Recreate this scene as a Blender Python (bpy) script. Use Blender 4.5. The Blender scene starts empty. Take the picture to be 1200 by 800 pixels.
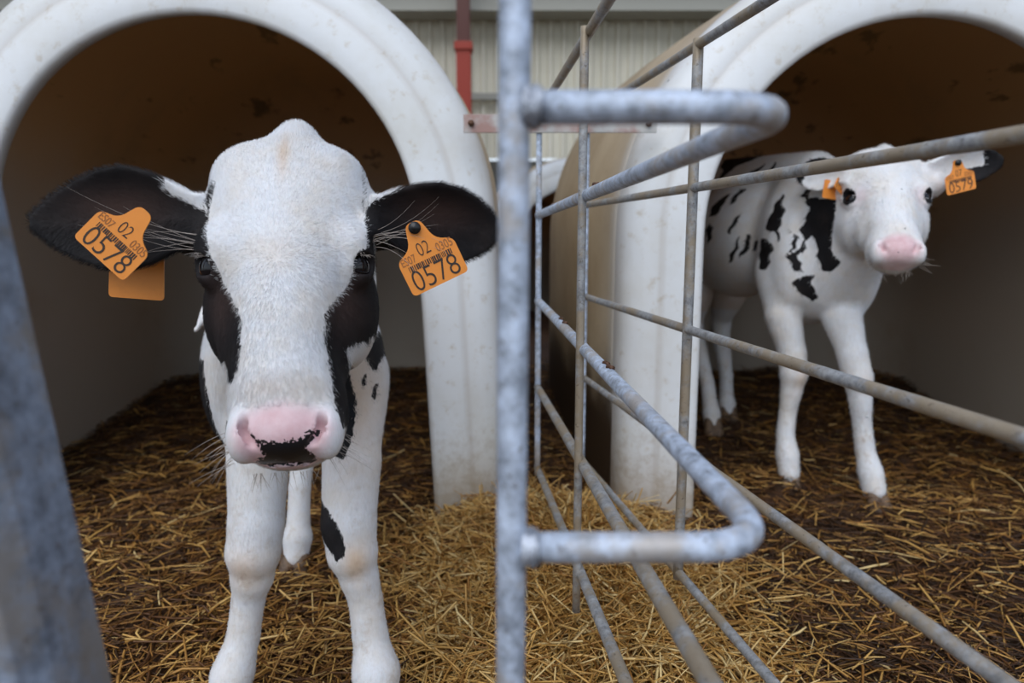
import bpy, math, random
import numpy as np
from mathutils import Vector, Matrix

random.seed(4)
rng = np.random.default_rng(7)
S = bpy.context.scene
COL = S.collection

# ------------------------------------------------------------------ camera, world, light
cam_d = bpy.data.cameras.new('camera')
cam = bpy.data.objects.new('camera', cam_d)
COL.objects.link(cam)
cam.location = (0, 0, 0.62)
cam.rotation_euler = (math.radians(90) - math.atan(120 / 800), 0, 0)
cam_d.sensor_width = 36
cam_d.lens = 24
cam_d.clip_start = 0.02
cam_d.dof.use_dof = True
cam_d.dof.focus_distance = 0.78
cam_d.dof.aperture_fstop = 4.2
S.camera = cam

S.view_settings.view_transform = 'Standard'
S.view_settings.look = 'None'
S.view_settings.gamma = 1.0
S.view_settings.exposure = -0.06
S.view_settings.use_curve_mapping = False

world = bpy.data.worlds.new('sky')
S.world = world
world.use_nodes = True
wn = world.node_tree
wn.nodes.clear()
w_out = wn.nodes.new('ShaderNodeOutputWorld')
w_bg = wn.nodes.new('ShaderNodeBackground')
w_tc = wn.nodes.new('ShaderNodeTexCoord')
w_sep = wn.nodes.new('ShaderNodeSeparateXYZ')
w_ramp = wn.nodes.new('ShaderNodeValToRGB')
w_ramp.color_ramp.elements[0].position = 0.42
w_ramp.color_ramp.elements[0].color = (0.10, 0.09, 0.075, 1)
w_ramp.color_ramp.elements[1].position = 0.80
w_ramp.color_ramp.elements[1].color = (0.62, 0.74, 1.0, 1)
e = w_ramp.color_ramp.elements.new(0.53)
e.color = (0.80, 0.90, 1.0, 1)
w_map = wn.nodes.new('ShaderNodeMapRange')
w_map.inputs[1].default_value = -1
w_map.inputs[2].default_value = 1
wn.links.new(w_tc.outputs['Generated'], w_sep.inputs[0])
wn.links.new(w_sep.outputs['Z'], w_map.inputs[0])
wn.links.new(w_map.outputs[0], w_ramp.inputs[0])
wn.links.new(w_ramp.outputs[0], w_bg.inputs[0])
w_bg.inputs[1].default_value = 1.1
wn.links.new(w_bg.outputs[0], w_out.inputs[0])

sun_d = bpy.data.lights.new('daylight', 'SUN')
sun_d.energy = 1.9
sun_d.angle = math.radians(60)
sun_d.color = (1.0, 0.96, 0.90)
sun = bpy.data.objects.new('daylight', sun_d)
COL.objects.link(sun)
sun.rotation_euler = Vector((0.25, 0.75, -0.95)).to_track_quat('-Z', 'Y').to_euler()

# ------------------------------------------------------------------ node helpers
def mat(name):
    m = bpy.data.materials.new(name)
    m.use_nodes = True
    nt = m.node_tree
    nt.nodes.clear()
    out = nt.nodes.new('ShaderNodeOutputMaterial')
    b = nt.nodes.new('ShaderNodeBsdfPrincipled')
    nt.links.new(b.outputs[0], out.inputs[0])
    return m, nt, b

def N(nt, kind, **kw):
    n = nt.nodes.new(kind)
    for k, v in kw.items():
        if k.startswith('i_'):
            key = k[2:]
            key = int(key) if key.isdigit() else key
            n.inputs[key].default_value = v
        else:
            setattr(n, k, v)
    return n

def L(nt, a, b):
    nt.links.new(a, b)

def noise(nt, scale, detail=4, rough=0.6, coord='Object', stretch=None):
    tc = N(nt, 'ShaderNodeTexCoord')
    n = N(nt, 'ShaderNodeTexNoise')
    n.inputs['Scale'].default_value = scale
    n.inputs['Detail'].default_value = detail
    n.inputs['Roughness'].default_value = rough
    if stretch:
        mp = N(nt, 'ShaderNodeMapping')
        mp.inputs['Scale'].default_value = stretch
        L(nt, tc.outputs[coord], mp.inputs[0])
        L(nt, mp.outputs[0], n.inputs['Vector'])
    else:
        L(nt, tc.outputs[coord], n.inputs['Vector'])
    return n.outputs['Fac']

def ramp(nt, fac, stops, interp='LINEAR'):
    r = N(nt, 'ShaderNodeValToRGB')
    cr = r.color_ramp
    cr.interpolation = interp
    cr.elements[0].position, cr.elements[0].color = stops[0][0], (*stops[0][1], 1)
    cr.elements[1].position, cr.elements[1].color = stops[-1][0], (*stops[-1][1], 1)
    for p, c in stops[1:-1]:
        e = cr.elements.new(p)
        e.color = (*c, 1)
    L(nt, fac, r.inputs[0])
    return r.outputs[0]

def mix(nt, fac, a, b, mode='MIX'):
    m = N(nt, 'ShaderNodeMix', data_type='RGBA', blend_type=mode)
    for s, v in ((m.inputs[0], fac), (m.inputs[6], a), (m.inputs[7], b)):
        if isinstance(v, (int, float)):
            s.default_value = v
        elif isinstance(v, tuple):
            s.default_value = (*v, 1)
        else:
            L(nt, v, s)
    return m.outputs[2]

def maprange(nt, v, a, b, c=0.0, d=1.0, smooth=True):
    m = N(nt, 'ShaderNodeMapRange')
    m.interpolation_type = 'SMOOTHSTEP' if smooth else 'LINEAR'
    L(nt, v, m.inputs[0])
    for i, x in enumerate((a, b, c, d)):
        m.inputs[i + 1].default_value = x
    return m.outputs[0]

def math_n(nt, op, a, b=None):
    m = N(nt, 'ShaderNodeMath', operation=op)
    for i, v in enumerate((a, b)):
        if v is None:
            continue
        if isinstance(v, (int, float)):
            m.inputs[i].default_value = v
        else:
            L(nt, v, m.inputs[i])
    return m.outputs[0]

def attr(nt, name):
    a = N(nt, 'ShaderNodeAttribute')
    a.attribute_name = name
    return a.outputs['Fac']

def bump(nt, b, height, strength=0.3, dist=0.002):
    n = N(nt, 'ShaderNodeBump')
    n.inputs['Strength'].default_value = strength
    n.inputs['Distance'].default_value = dist
    L(nt, height, n.inputs['Height'])
    L(nt, n.outputs[0], b.inputs['Normal'])

def simple(name, col, rough=0.5, metal=0.0):
    m, nt, b = mat(name)
    b.inputs['Base Color'].default_value = (*col, 1)
    b.inputs['Roughness'].default_value = rough
    b.inputs['Metallic'].default_value = metal
    return m

M = {}
# white gelcoat of the hutch front
m, nt, b = mat('gelcoat')
n1 = noise(nt, 3.0, 6, 0.65)
n2 = noise(nt, 38, 5, 0.7)
c = mix(nt, maprange(nt, n1, 0.40, 0.75), (0.78, 0.81, 0.83), (0.68, 0.68, 0.64))
c = mix(nt, maprange(nt, n2, 0.54, 0.74, 0, 0.55), c, (0.52, 0.45, 0.34))
tcb = N(nt, 'ShaderNodeTexCoord'); spb = N(nt, 'ShaderNodeSeparateXYZ'); L(nt, tcb.outputs['Object'], spb.inputs[0])
low = math_n(nt, 'ADD', spb.outputs['Z'], math_n(nt, 'MULTIPLY', n2, 0.35))
c = mix(nt, maprange(nt, low, 0.20, 0.42, 0.75, 0), c, (0.38, 0.30, 0.20))
c = mix(nt, attr(nt, 'dirt'), c, (0.30, 0.20, 0.10))
tc = N(nt, 'ShaderNodeTexCoord'); vo = N(nt, 'ShaderNodeTexVoronoi'); vo.inputs['Scale'].default_value = 11
L(nt, tc.outputs['Object'], vo.inputs['Vector'])
spot = maprange(nt, vo.outputs['Distance'], 0.030, 0.055, 1, 0)
gate = maprange(nt, noise(nt, 7, 2), 0.55, 0.60)
c = mix(nt, math_n(nt, 'MULTIPLY', spot, gate), c, (0.03, 0.025, 0.02))
L(nt, c, b.inputs['Base Color'])
b.inputs['Roughness'].default_value = 0.42
bump(nt, b, n2, 0.12, 0.002)
M['gelcoat'] = m
# outer shell, stained tan; colour goes near-black towards the foot
m, nt, b = mat('stained_shell')
n1 = noise(nt, 4.0, 6, 0.7)
n2 = noise(nt, 60, 3, 0.7)
c = ramp(nt, n1, [(0.3, (0.46, 0.34, 0.20)), (0.7, (0.66, 0.54, 0.36))])
c = mix(nt, attr(nt, 'clean'), c, (0.80, 0.80, 0.76))
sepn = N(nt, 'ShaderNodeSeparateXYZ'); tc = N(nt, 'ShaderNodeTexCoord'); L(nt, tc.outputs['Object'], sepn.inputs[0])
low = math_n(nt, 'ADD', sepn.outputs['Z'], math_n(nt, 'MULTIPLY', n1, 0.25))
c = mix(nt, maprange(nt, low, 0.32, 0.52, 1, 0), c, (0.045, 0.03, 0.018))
c = mix(nt, maprange(nt, n2, 0.70, 0.74, 0, 0.8), c, (0.10, 0.06, 0.03))
L(nt, c, b.inputs['Base Color'])
b.inputs['Roughness'].default_value = 0.55
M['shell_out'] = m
# inner shell: brown manure film, plus daylight glow painted as warmer upper walls
m, nt, b = mat('inner_shell')
n1 = noise(nt, 2.5, 6, 0.65)
n2 = noise(nt, 9, 4, 0.6, stretch=(1, 0.35, 1.6))
sepn = N(nt, 'ShaderNodeSeparateXYZ'); tc = N(nt, 'ShaderNodeTexCoord'); L(nt, tc.outputs['Object'], sepn.inputs[0])
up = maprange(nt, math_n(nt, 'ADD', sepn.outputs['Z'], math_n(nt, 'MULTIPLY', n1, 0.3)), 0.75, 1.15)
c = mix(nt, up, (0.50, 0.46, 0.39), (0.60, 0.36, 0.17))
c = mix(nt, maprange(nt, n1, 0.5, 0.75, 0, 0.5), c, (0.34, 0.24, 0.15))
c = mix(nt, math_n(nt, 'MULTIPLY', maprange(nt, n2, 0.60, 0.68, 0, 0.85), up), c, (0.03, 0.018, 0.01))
L(nt, c, b.inputs['Base Color'])
b.inputs['Roughness'].default_value = 0.5
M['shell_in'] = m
# thin fibreglass lets a little daylight through
for k_, tint in (('shell_out', (0.62, 0.44, 0.24)), ('shell_in', (0.62, 0.42, 0.22))):
    nt = M[k_].node_tree
    outn = [n for n in nt.nodes if n.type == 'OUTPUT_MATERIAL'][0]
    pb = [n for n in nt.nodes if n.type == 'BSDF_PRINCIPLED'][0]
    tr = N(nt, 'ShaderNodeBsdfTranslucent'); tr.inputs[0].default_value = (*tint, 1)
    mx_ = N(nt, 'ShaderNodeMixShader'); mx_.inputs[0].default_value = 0.20
    L(nt, pb.outputs[0], mx_.inputs[1]); L(nt, tr.outputs[0], mx_.inputs[2]); L(nt, mx_.outputs[0], outn.inputs[0])

def galv(name, blue, dirtc, dirt_amt, tube_rough=0.42):
    m, nt, b = mat(name)
    n1 = noise(nt, 13, 6, 0.7)
    n2 = noise(nt, 70, 6, 0.75)
    n3 = noise(nt, 190, 4, 0.65)
    c = ramp(nt, n2, [(0.36, tuple(x * 0.55 for x in blue)), (0.5, blue), (0.66, tuple(min(1, x * 1.45) for x in blue))])
    c = mix(nt, maprange(nt, n1, 0.52 - dirt_amt * 0.2, 0.66 - dirt_amt * 0.15, 0, 0.85), c, dirtc)
    c = mix(nt, maprange(nt, n3, 0.60, 0.68, 0, 0.6), c, (0.10, 0.07, 0.045))
    L(nt, c, b.inputs['Base Color'])
    b.inputs['Metallic'].default_value = 0.3
    L(nt, maprange(nt, n2, 0.3, 0.7, tube_rough, tube_rough + 0.25), b.inputs['Roughness'])
    bump(nt, b, n2, 0.45, 0.0012)
    return m
M['galv_clean'] = galv('galvanised_steel', (0.46, 0.53, 0.64), (0.42, 0.38, 0.34), 0.15)
M['galv_dirty'] = galv('weathered_galvanised_steel', (0.32, 0.33, 0.34), (0.33, 0.26, 0.17), 0.6)
M['galv_beam'] = galv('dull_galvanised_steel', (0.22, 0.26, 0.33), (0.24, 0.215, 0.19), 0.45, 0.5)

m, nt, b = mat('weld_metal')
n1 = noise(nt, 120, 4, 0.7)
L(nt, ramp(nt, n1, [(0.35, (0.16, 0.18, 0.22)), (0.65, (0.55, 0.60, 0.68))]), b.inputs['Base Color'])
b.inputs['Metallic'].default_value = 0.5; b.inputs['Roughness'].default_value = 0.45
bump(nt, b, n1, 0.6, 0.003)
M['weld'] = m
m, nt, b = mat('painted_strap')
n1 = noise(nt, 12, 4, 0.6)
L(nt, ramp(nt, n1, [(0.42, (0.50, 0.50, 0.48)), (0.58, (0.36, 0.22, 0.19))]), b.inputs['Base Color'])
b.inputs['Roughness'].default_value = 0.5; b.inputs['Metallic'].default_value = 0.2
M['strap'] = m
M['bolt'] = simple('rusty_bolt', (0.12, 0.06, 0.035), 0.6, 0.5)
M['red_paint'] = simple('red_oxide_paint', (0.36, 0.045, 0.025), 0.5)
M['dark_steel'] = simple('brown_painted_steel', (0.10, 0.03, 0.022), 0.5)
M['cream_steel'] = simple('grey_painted_steel', (0.36, 0.36, 0.32), 0.5)
m, nt, b = mat('barn_sheet')
n1 = noise(nt, 1.5, 5, 0.6)
L(nt, ramp(nt, n1, [(0.3, (0.66, 0.64, 0.53)), (0.7, (0.82, 0.79, 0.67))]), b.inputs['Base Color'])
b.inputs['Roughness'].default_value = 0.45
M['sheet'] = m
M['roof'] = simple('roof_sheet', (0.45, 0.45, 0.42), 0.7)

# ------------------------------------------------------------------ mesh helpers
def new_mesh_obj(name, verts, faces, material=None, parent=None, smooth=True):
    me = bpy.data.meshes.new(name)
    me.from_pydata([tuple(v) for v in verts], [], [tuple(f) for f in faces])
    me.update()
    if smooth:
        me.polygons.foreach_set('use_smooth', [True] * len(me.polygons))
    if material:
        for mm in (material if isinstance(material, (list, tuple)) else [material]):
            me.materials.append(mm)
    o = bpy.data.objects.new(name, me)
    COL.objects.link(o)
    if parent:
        o.parent = parent
    return o

def fast_mesh(name, V, F, k):
    """V (n,3) float, F (m,k) int -> mesh data"""
    me = bpy.data.meshes.new(name)
    me.vertices.add(len(V))
    me.vertices.foreach_set('co', np.ascontiguousarray(V, dtype=np.float32).ravel())
    me.loops.add(F.size)
    me.loops.foreach_set('vertex_index', np.ascontiguousarray(F, dtype=np.int32).ravel())
    me.polygons.add(len(F))
    me.polygons.foreach_set('loop_start', np.arange(0, F.size, k, dtype=np.int32))
    me.polygons.foreach_set('use_smooth', np.ones(len(F), dtype=bool))
    me.update(calc_edges=True)
    me.validate()
    return me

def set_attr(me, name, vals):
    a = me.attributes.new(name, 'FLOAT', 'POINT')
    a.data.foreach_set('value', np.ascontiguousarray(vals, dtype=np.float32))

def tag(o, label=None, cat=None, group=None, kind=None):
    if label: o['label'] = label
    if cat: o['category'] = cat
    if group: o['group'] = group
    if kind: o['kind'] = kind
    return o

def empty(name, loc=(0, 0, 0)):
    o = bpy.data.objects.new(name, None)
    o.empty_display_size = 0.1
    COL.objects.link(o)
    o.location = loc
    return o

def rebase(root, o):
    """child of root built in world coordinates"""
    o.parent = root
    o.matrix_parent_inverse = Matrix.Translation(-Vector(root.location))

def smooth_path(pts, radius=0.0, seg=8):
    """polyline with rounded corners"""
    pts = [Vector(p) for p in pts]
    if radius <= 0 or len(pts) < 3:
        return pts
    out = [pts[0]]
    for i in range(1, len(pts) - 1):
        p, a, c = pts[i], pts[i - 1], pts[i + 1]
        da, dc = (a - p).normalized(), (c - p).normalized()
        ang = da.angle(dc)
        t = min(radius / math.tan(ang / 2), (a - p).length * .48, (c - p).length * .48)
        p0, p1 = p + da * t, p + dc * t
        for k in range(seg + 1):
            u = k / seg
            out.append((1 - u) ** 2 * p0 + 2 * u * (1 - u) * p + u ** 2 * p1)
    out.append(pts[-1])
    return out

def tube(name, pts, r, material, parent=None, sides=16, corner=0.0, wob=0.0, sub=0.05):
    pts = smooth_path(pts, corner)
    P = []
    for a, b_ in zip(pts[:-1], pts[1:]):
        n = max(1, int((b_ - a).length / sub))
        for k in range(n):
            P.append(a.lerp(b_, k / n))
    P.append(pts[-1])
    V, F = [], []
    up = Vector((0, 0, 1))
    t0 = (P[1] - P[0]).normalized()
    if abs(t0.dot(up)) > 0.95:
        up = Vector((1, 0, 0))
    x = t0.cross(up).normalized()
    for i, p in enumerate(P):
        t = (P[min(i + 1, len(P) - 1)] - P[max(i - 1, 0)]).normalized()
        x = (x - t * x.dot(t)).normalized()
        y = t.cross(x)
        rr = r * (1 + wob * math.sin(i * 2.1))
        for k in range(sides):
            a = 2 * math.pi * k / sides
            V.append(p + x * (rr * math.cos(a)) + y * (rr * math.sin(a)))
    n = len(P)
    for i in range(n - 1):
        for k in range(sides):
            k2 = (k + 1) % sides
            F.append((i * sides + k, i * sides + k2, (i + 1) * sides + k2, (i + 1) * sides + k))
    F.append(tuple(range(sides))[::-1])
    F.append(tuple((n - 1) * sides + k for k in range(sides)))
    o = new_mesh_obj(name, V, F, material, None)
    if parent:
        rebase(parent, o)
    return o

def box_vf(lo, hi):
    x0, y0, z0 = lo; x1, y1, z1 = hi
    V = [(x0, y0, z0), (x1, y0, z0), (x1, y1, z0), (x0, y1, z0), (x0, y0, z1), (x1, y0, z1), (x1, y1, z1), (x0, y1, z1)]
    F = [(0, 3, 2, 1), (4, 5, 6, 7), (0, 1, 5, 4), (1, 2, 6, 5), (2, 3, 7, 6), (3, 0, 4, 7)]
    return V, F

def box(name, lo, hi, material, parent=None, bev=0.0):
    V, F = box_vf(lo, hi)
    o = new_mesh_obj(name, V, F, material, None, smooth=False)
    if bev:
        md = o.modifiers.new('bevel', 'BEVEL'); md.width = bev; md.segments = 3
    if parent:
        rebase(parent, o)
    return o

def extrude_profile(name, prof, z0, z1, material, origin, lean=(0, 0), parent=None, bev=0.0015):
    """closed xy profile extruded along z, with lean (dx,dy) per metre"""
    n = len(prof)
    V = [(origin[0] + x + lean[0] * z, origin[1] + y + lean[1] * z, z) for z in (z0, z1) for x, y in prof]
    F = [(i, (i + 1) % n, n + (i + 1) % n, n + i) for i in range(n)]
    F += [tuple(range(n))[::-1], tuple(range(n, 2 * n))]
    o = new_mesh_obj(name, V, F, material, None, smooth=False)
    md = o.modifiers.new('bevel', 'BEVEL'); md.width = bev; md.segments = 3
    if parent:
        rebase(parent, o)
    return o

# ------------------------------------------------------------------ barn
def barn():
    Y = 6.0
    # trapezoidal cladding
    V, F = [], []
    pitch = 0.112
    x = -5.0
    prof = []
    while x < 6.0:
        prof += [(x, 0.0), (x + 0.030, 0.0), (x + 0.042, -0.032), (x + 0.072, -0.032), (x + 0.084, 0.0)]
        x += pitch
    for z in (1.30, 3.6):
        for px, py in prof:
            V.append((px, Y + py, z))
    n = len(prof)
    for i in range(n - 1):
        F.append((i, i + 1, n + i + 1, n + i))
    o = new_mesh_obj('wall_back', V, F, M['sheet'], smooth=False)
    md = o.modifiers.new('solid', 'SOLIDIFY'); md.thickness = 0.002
    tag(o, kind='structure')
    lo = box('trim_1', (-5, Y - 0.10, 0), (6, Y + 0.04, 1.27), simple('dark_plinth', (0.10, 0.10, 0.085), 0.8), bev=0.01)
    tag(lo, kind='structure')
    o = box('trim_2', (-5, Y - 0.09, 1.765), (6, Y - 0.04, 1.82), M['cream_steel'], bev=0.004)
    tag(o, kind='structure')
    # top beam : I section
    V, F = [], []
    for lo_, hi_ in (((-5, Y - 0.30, 2.40), (6, Y - 0.06, 2.42)), ((-5, Y - 0.19, 2.42), (6, Y - 0.17, 2.66)), ((-5, Y - 0.30, 2.66), (6, Y - 0.06, 2.68))):
        v, f = box_vf(lo_, hi_)
        F += [tuple(i + len(V) for i in q) for q in f]
        V += v
    o = new_mesh_obj('steel_beam', V, F, M['cream_steel'], smooth=False)
    tag(o, 'long grey steel beam running across the top of the corrugated barn wall', 'beam')
    # red post with bracket
    px = -0.375
    r = empty('steel_column', (px, Y - 0.42, 0))
    V, F = [], []
    for lo_, hi_ in (((-.055, -.06, 0), (.055, -.05, 2.10)), ((-.006, -.05, 0), (.006, .05, 2.10)), ((-.055, .05, 0), (.055, .06, 2.10))):
        v, f = box_vf(lo_, hi_)
        F += [tuple(i + len(V) for i in q) for q in f]
        V += v
    o = new_mesh_obj('post', V, F, M['red_paint'], r, smooth=False)
    V, F = [], []
    for lo_, hi_ in (((-.05, -.05, 2.12), (.05, -.04, 3.5)), ((-.006, -.04, 2.12), (.006, .04, 3.5)), ((-.05, .04, 2.12), (.05, .05, 3.5))):
        v, f = box_vf(lo_, hi_)
        F += [tuple(i + len(V) for i in q) for q in f]
        V += v
    o = new_mesh_obj('upper_post', V, F, M['dark_steel'], r, smooth=False)
    o['label'] = 'dark brown upper length of the column'
    o = box('bracket', (-.07, -.075, 2.06), (.07, .075, 2.12), M['red_paint'], None, 0.004); o.parent = r
    tag(r, 'red painted steel column standing against the corrugated back wall', 'column')
    # side walls of the shed; unseen roof added to block light from above
    o = box('added_roof', (-5, 0.9, 3.55), (6, 3.0, 3.6), M['roof']); tag(o, kind='structure')
    o = box('added_roof_rear', (-5, 5.4, 3.55), (6, Y + 0.1, 3.6), M['roof']); tag(o, kind='structure')  # roof gap in front of it shaped to let daylight onto the back wall
    o = box('wall_left', (-5.05, 0.9, 0), (-5, Y, 3.6), M['roof']); tag(o, kind='structure')
    o = box('wall_right', (6, 0.9, 0), (6.05, Y, 3.6), M['roof']); tag(o, kind='structure')
barn()

# ------------------------------------------------------------------ ground
def ground_h(x, y):
    x = np.asarray(x, float); y = np.asarray(y, float)
    h = 0.010 * np.sin(x * 7.1 + 1.3 * np.sin(y * 5)) * np.sin(y * 6.3 + 0.7)
    h += 0.006 * np.sin(x * 17 + y * 9 + 2) + 0.004 * np.sin(x * 31 - y * 27)
    h += 0.05 * np.exp(-(((x - 0.06) / 0.24) ** 2 + ((y - 1.28) / 0.22) ** 2))       # heap between the pens
    h += 0.02 * np.exp(-(((x - 0.16) / 0.20) ** 2 + ((y - 0.90) / 0.25) ** 2))
    h += np.clip((y - 1.9) / 0.8, 0, 1) * 0.07
    for hx, hy, hh in ((0.68, 1.61, 0.034), (0.845, 1.51, 0.034), (0.614, 2.03, 0.03), (0.70, 2.16, 0.03), (-0.397, 1.18, 0.022), (-0.30, 1.24, 0.02)):
        h += hh * np.exp(-(((x - hx) / 0.11) ** 2 + ((y - hy) / 0.10) ** 2))   # bedding pushed up round the feet
    h -= 0.012
    return h

gx = np.linspace(-5, 6, 221); gx = np.unique(np.concatenate([gx, np.linspace(-1.4, 1.9, 180)]))
gy = np.unique(np.concatenate([np.linspace(0.1, 3, 160), np.linspace(3, 6.1, 40), np.linspace(-4, 0.1, 30)]))
GX, GY = np.meshgrid(gx, gy, indexing='ij')
GZ = ground_h(GX, GY)
idx = np.arange(GX.size).reshape(GX.shape)
Fq = np.stack([idx[:-1, :-1], idx[1:, :-1], idx[1:, 1:], idx[:-1, 1:]], -1).reshape(-1, 4)
me = fast_mesh('floor', np.stack([GX, GY, GZ], -1).reshape(-1, 3), Fq, 4)
m, nt, b = mat('trampled_bedding')
n1 = noise(nt, 14, 8, 0.75); n2 = noise(nt, 90, 6, 0.8)
c = ramp(nt, n1, [(0.3, (0.030, 0.013, 0.006)), (0.7, (0.105, 0.045, 0.015))])
c = mix(nt, maprange(nt, n2, 0.5, 0.75, 0, 0.6), c, (0.16, 0.085, 0.03))
L(nt, c, b.inputs['Base Color']); b.inputs['Roughness'].default_value = 0.9
bump(nt, b, n2, 0.8, 0.01)
me.materials.append(m)
floor = bpy.data.objects.new('floor', me); COL.objects.link(floor); tag(floor, kind='structure')

# straw blades ------------------------------------------------------
def blades(name, X, Y, lift, length, width, tilt, tone, material, seed=1, bend=0.18, lean=0.0):
    r = np.random.default_rng(seed)
    n = len(X)
    yaw = r.uniform(0, 2 * np.pi, n)
    al = r.uniform(0, 1, n) < lean
    yaw[al] = r.normal(-math.pi / 2, 0.5, al.sum())
    tilt = np.where(al, np.abs(tilt) * 1.2 + 0.15, tilt)
    ct, st = np.cos(tilt), np.sin(tilt)
    D = np.stack([np.cos(yaw) * ct, np.sin(yaw) * ct, st], -1)
    Wd = np.stack([-np.sin(yaw), np.cos(yaw), np.zeros(n)], -1)
    roll = r.uniform(-0.9, 0.9, n)
    Nn = np.cross(D, Wd)
    W2 = Wd * np.cos(roll)[:, None] + Nn * np.sin(roll)[:, None]
    N2 = np.cross(D, W2)
    C = np.stack([X, Y, ground_h(X, Y) + lift], -1)
    half = length / 2
    bd = r.normal(0, bend, n) * length
    # three stations, each a flattened triangular section
    V = np.zeros((n, 3, 3, 3))
    for s, t in enumerate((-1, 0, 1)):
        cc = C + D * (half * t)[:, None] + (W2 * (bd * (1 - t * t))[:, None])
        if t != 0:
            cc[:, 2] -= np.abs(bd) * 0.25
        w = width * (0.75 if t else 1.0)
        V[:, s, 0] = cc + W2 * (w / 2)[:, None]
        V[:, s, 1] = cc - W2 * (w / 2)[:, None]
        V[:, s, 2] = cc + N2 * (w * 0.28)[:, None]
    V = V.reshape(-1, 3)
    base = (np.arange(n) * 9)[:, None, None]
    q = []
    for s in (0, 1):
        o = s * 3
        for a, b2 in ((0, 2), (2, 1), (1, 0)):
            q.append([o + a, o + b2, o + 3 + b2, o + 3 + a])
    q = np.array(q)[None]
    F = (base + q).reshape(-1, 4)
    me = fast_mesh(name, V, F, 4)
    set_attr(me, 'tone', np.repeat(tone, 9))
    me.materials.append(material)
    o = bpy.data.objects.new(name, me)
    COL.objects.link(o)
    return o

m, nt, b = mat('straw')
t = attr(nt, 'tone')
c = ramp(nt, t, [(0.0, (0.032, 0.014, 0.005)), (0.3, (0.13, 0.051, 0.012)), (0.55, (0.39, 0.18, 0.036)), (0.8, (0.72, 0.43, 0.12)), (1.0, (0.86, 0.66, 0.31))])
n1 = noise(nt, 60, 3, 0.6)
c = mix(nt, maprange(nt, n1, 0.45, 0.7, 0, 0.35), c, (0.12, 0.06, 0.02))
L(nt, c, b.inputs['Base Color']); b.inputs['Roughness'].default_value = 0.5
M['straw'] = m

def lowfreq(x, y, s=3.0, p=0.0):
    return (np.sin(x * s * 2.1 + p) * np.sin(y * s * 1.7 + 1.1 + p) + np.sin(x * s * 3.7 - y * s * 2.9 + p * 2) * 0.7) / 1.7

def bedding():
    r = np.random.default_rng(11)
    n = 85000
    Y = 0.42 + (3.0 - 0.42) * r.uniform(0, 1, n) ** 1.45
    X = r.uniform(-1, 1, n) * np.clip(0.45 + 0.72 * Y, 0, 1.75) + 0.12
    length = np.exp(r.normal(math.log(0.042), 0.55, n)).clip(0.012, 0.15)
    width = r.uniform(0.0014, 0.0052, n)
    tilt = r.normal(0.0, 0.14, n)
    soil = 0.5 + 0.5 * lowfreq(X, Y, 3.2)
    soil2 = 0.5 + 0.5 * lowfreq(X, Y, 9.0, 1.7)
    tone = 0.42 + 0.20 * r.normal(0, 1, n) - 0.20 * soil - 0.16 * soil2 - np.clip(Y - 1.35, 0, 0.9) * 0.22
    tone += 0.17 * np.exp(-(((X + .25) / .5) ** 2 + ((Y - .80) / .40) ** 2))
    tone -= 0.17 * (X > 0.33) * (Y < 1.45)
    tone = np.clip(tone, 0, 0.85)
    u_ = r.uniform(0, 1, n)
    gold = u_ < 0.15
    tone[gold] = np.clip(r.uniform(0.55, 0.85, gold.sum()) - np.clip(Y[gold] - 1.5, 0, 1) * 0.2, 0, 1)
    pale = u_ > 0.992
    tone[pale] = r.uniform(0.88, 1.0, pale.sum())
    lift = r.uniform(0.0, 0.020, n) + 0.010 * np.clip(tone, 0, 1)
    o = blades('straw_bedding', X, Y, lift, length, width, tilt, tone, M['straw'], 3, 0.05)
    tag(o, 'flat trodden brown straw bedding over the ground of both pens and hutches', 'straw', kind='stuff')
    n = 12500
    X = r.normal(0.10, 0.15, n); Y = r.normal(1.08, 0.24, n)
    X += (1.0 - Y) * 0.10
    k = (Y < 1.47) & (Y > 0.5)
    X, Y = X[k], Y[k]; n = len(X)
    length = r.uniform(0.03, 0.15, n); width = r.uniform(0.0018, 0.0050, n)
    tilt = r.normal(0.0, 0.36, n)
    tone = np.clip(0.76 + 0.15 * r.normal(0, 1, n), 0.2, 1)
    lift = r.uniform(0.0, 0.05, n) * np.exp(-((X - .12) / .25) ** 2) + 0.01
    o = blades('straw_heap', X, Y, lift, length, width, tilt, tone, M['straw'], 5, 0.08, 0.35)
    tag(o, 'loose heap of fresh golden straw between the two pens', 'straw', kind='stuff')
bedding()

# ------------------------------------------------------------------ hutches
ZC = 0.65
def ring(r, y, flare=0.0, na=40, nl=14, zc=ZC):
    pts = []
    for i in range(nl):
        z = zc * i / nl
        pts.append((-(r + flare * min(1, r / 0.42) * (1 - z / zc)), z))
    for i in range(na + 1):
        a = math.pi - math.pi * i / na
        pts.append((r * math.cos(a), zc + r * math.sin(a)))
    for i in range(nl - 1, -1, -1):
        z = zc * i / nl
        pts.append((r + flare * min(1, r / 0.42) * (1 - z / zc), z))
    # the foot of the rim follows the same line
    return [(x, y, z) for x, z in pts]

def loft(name, rings, material, parent, attrs=None):
    V = [p for rg in rings for p in rg]
    n = len(rings[0]); F = []
    for i in range(len(rings) - 1):
        for k in range(n - 1):
            F.append((i * n + k, i * n + k + 1, (i + 1) * n + k + 1, (i + 1) * n + k))
    o = new_mesh_obj(name, V, F, material, parent)
    if attrs:
        for nm, vals in attrs.items():
            set_attr(o.data, nm, np.repeat(vals, n))
    return o

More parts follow.
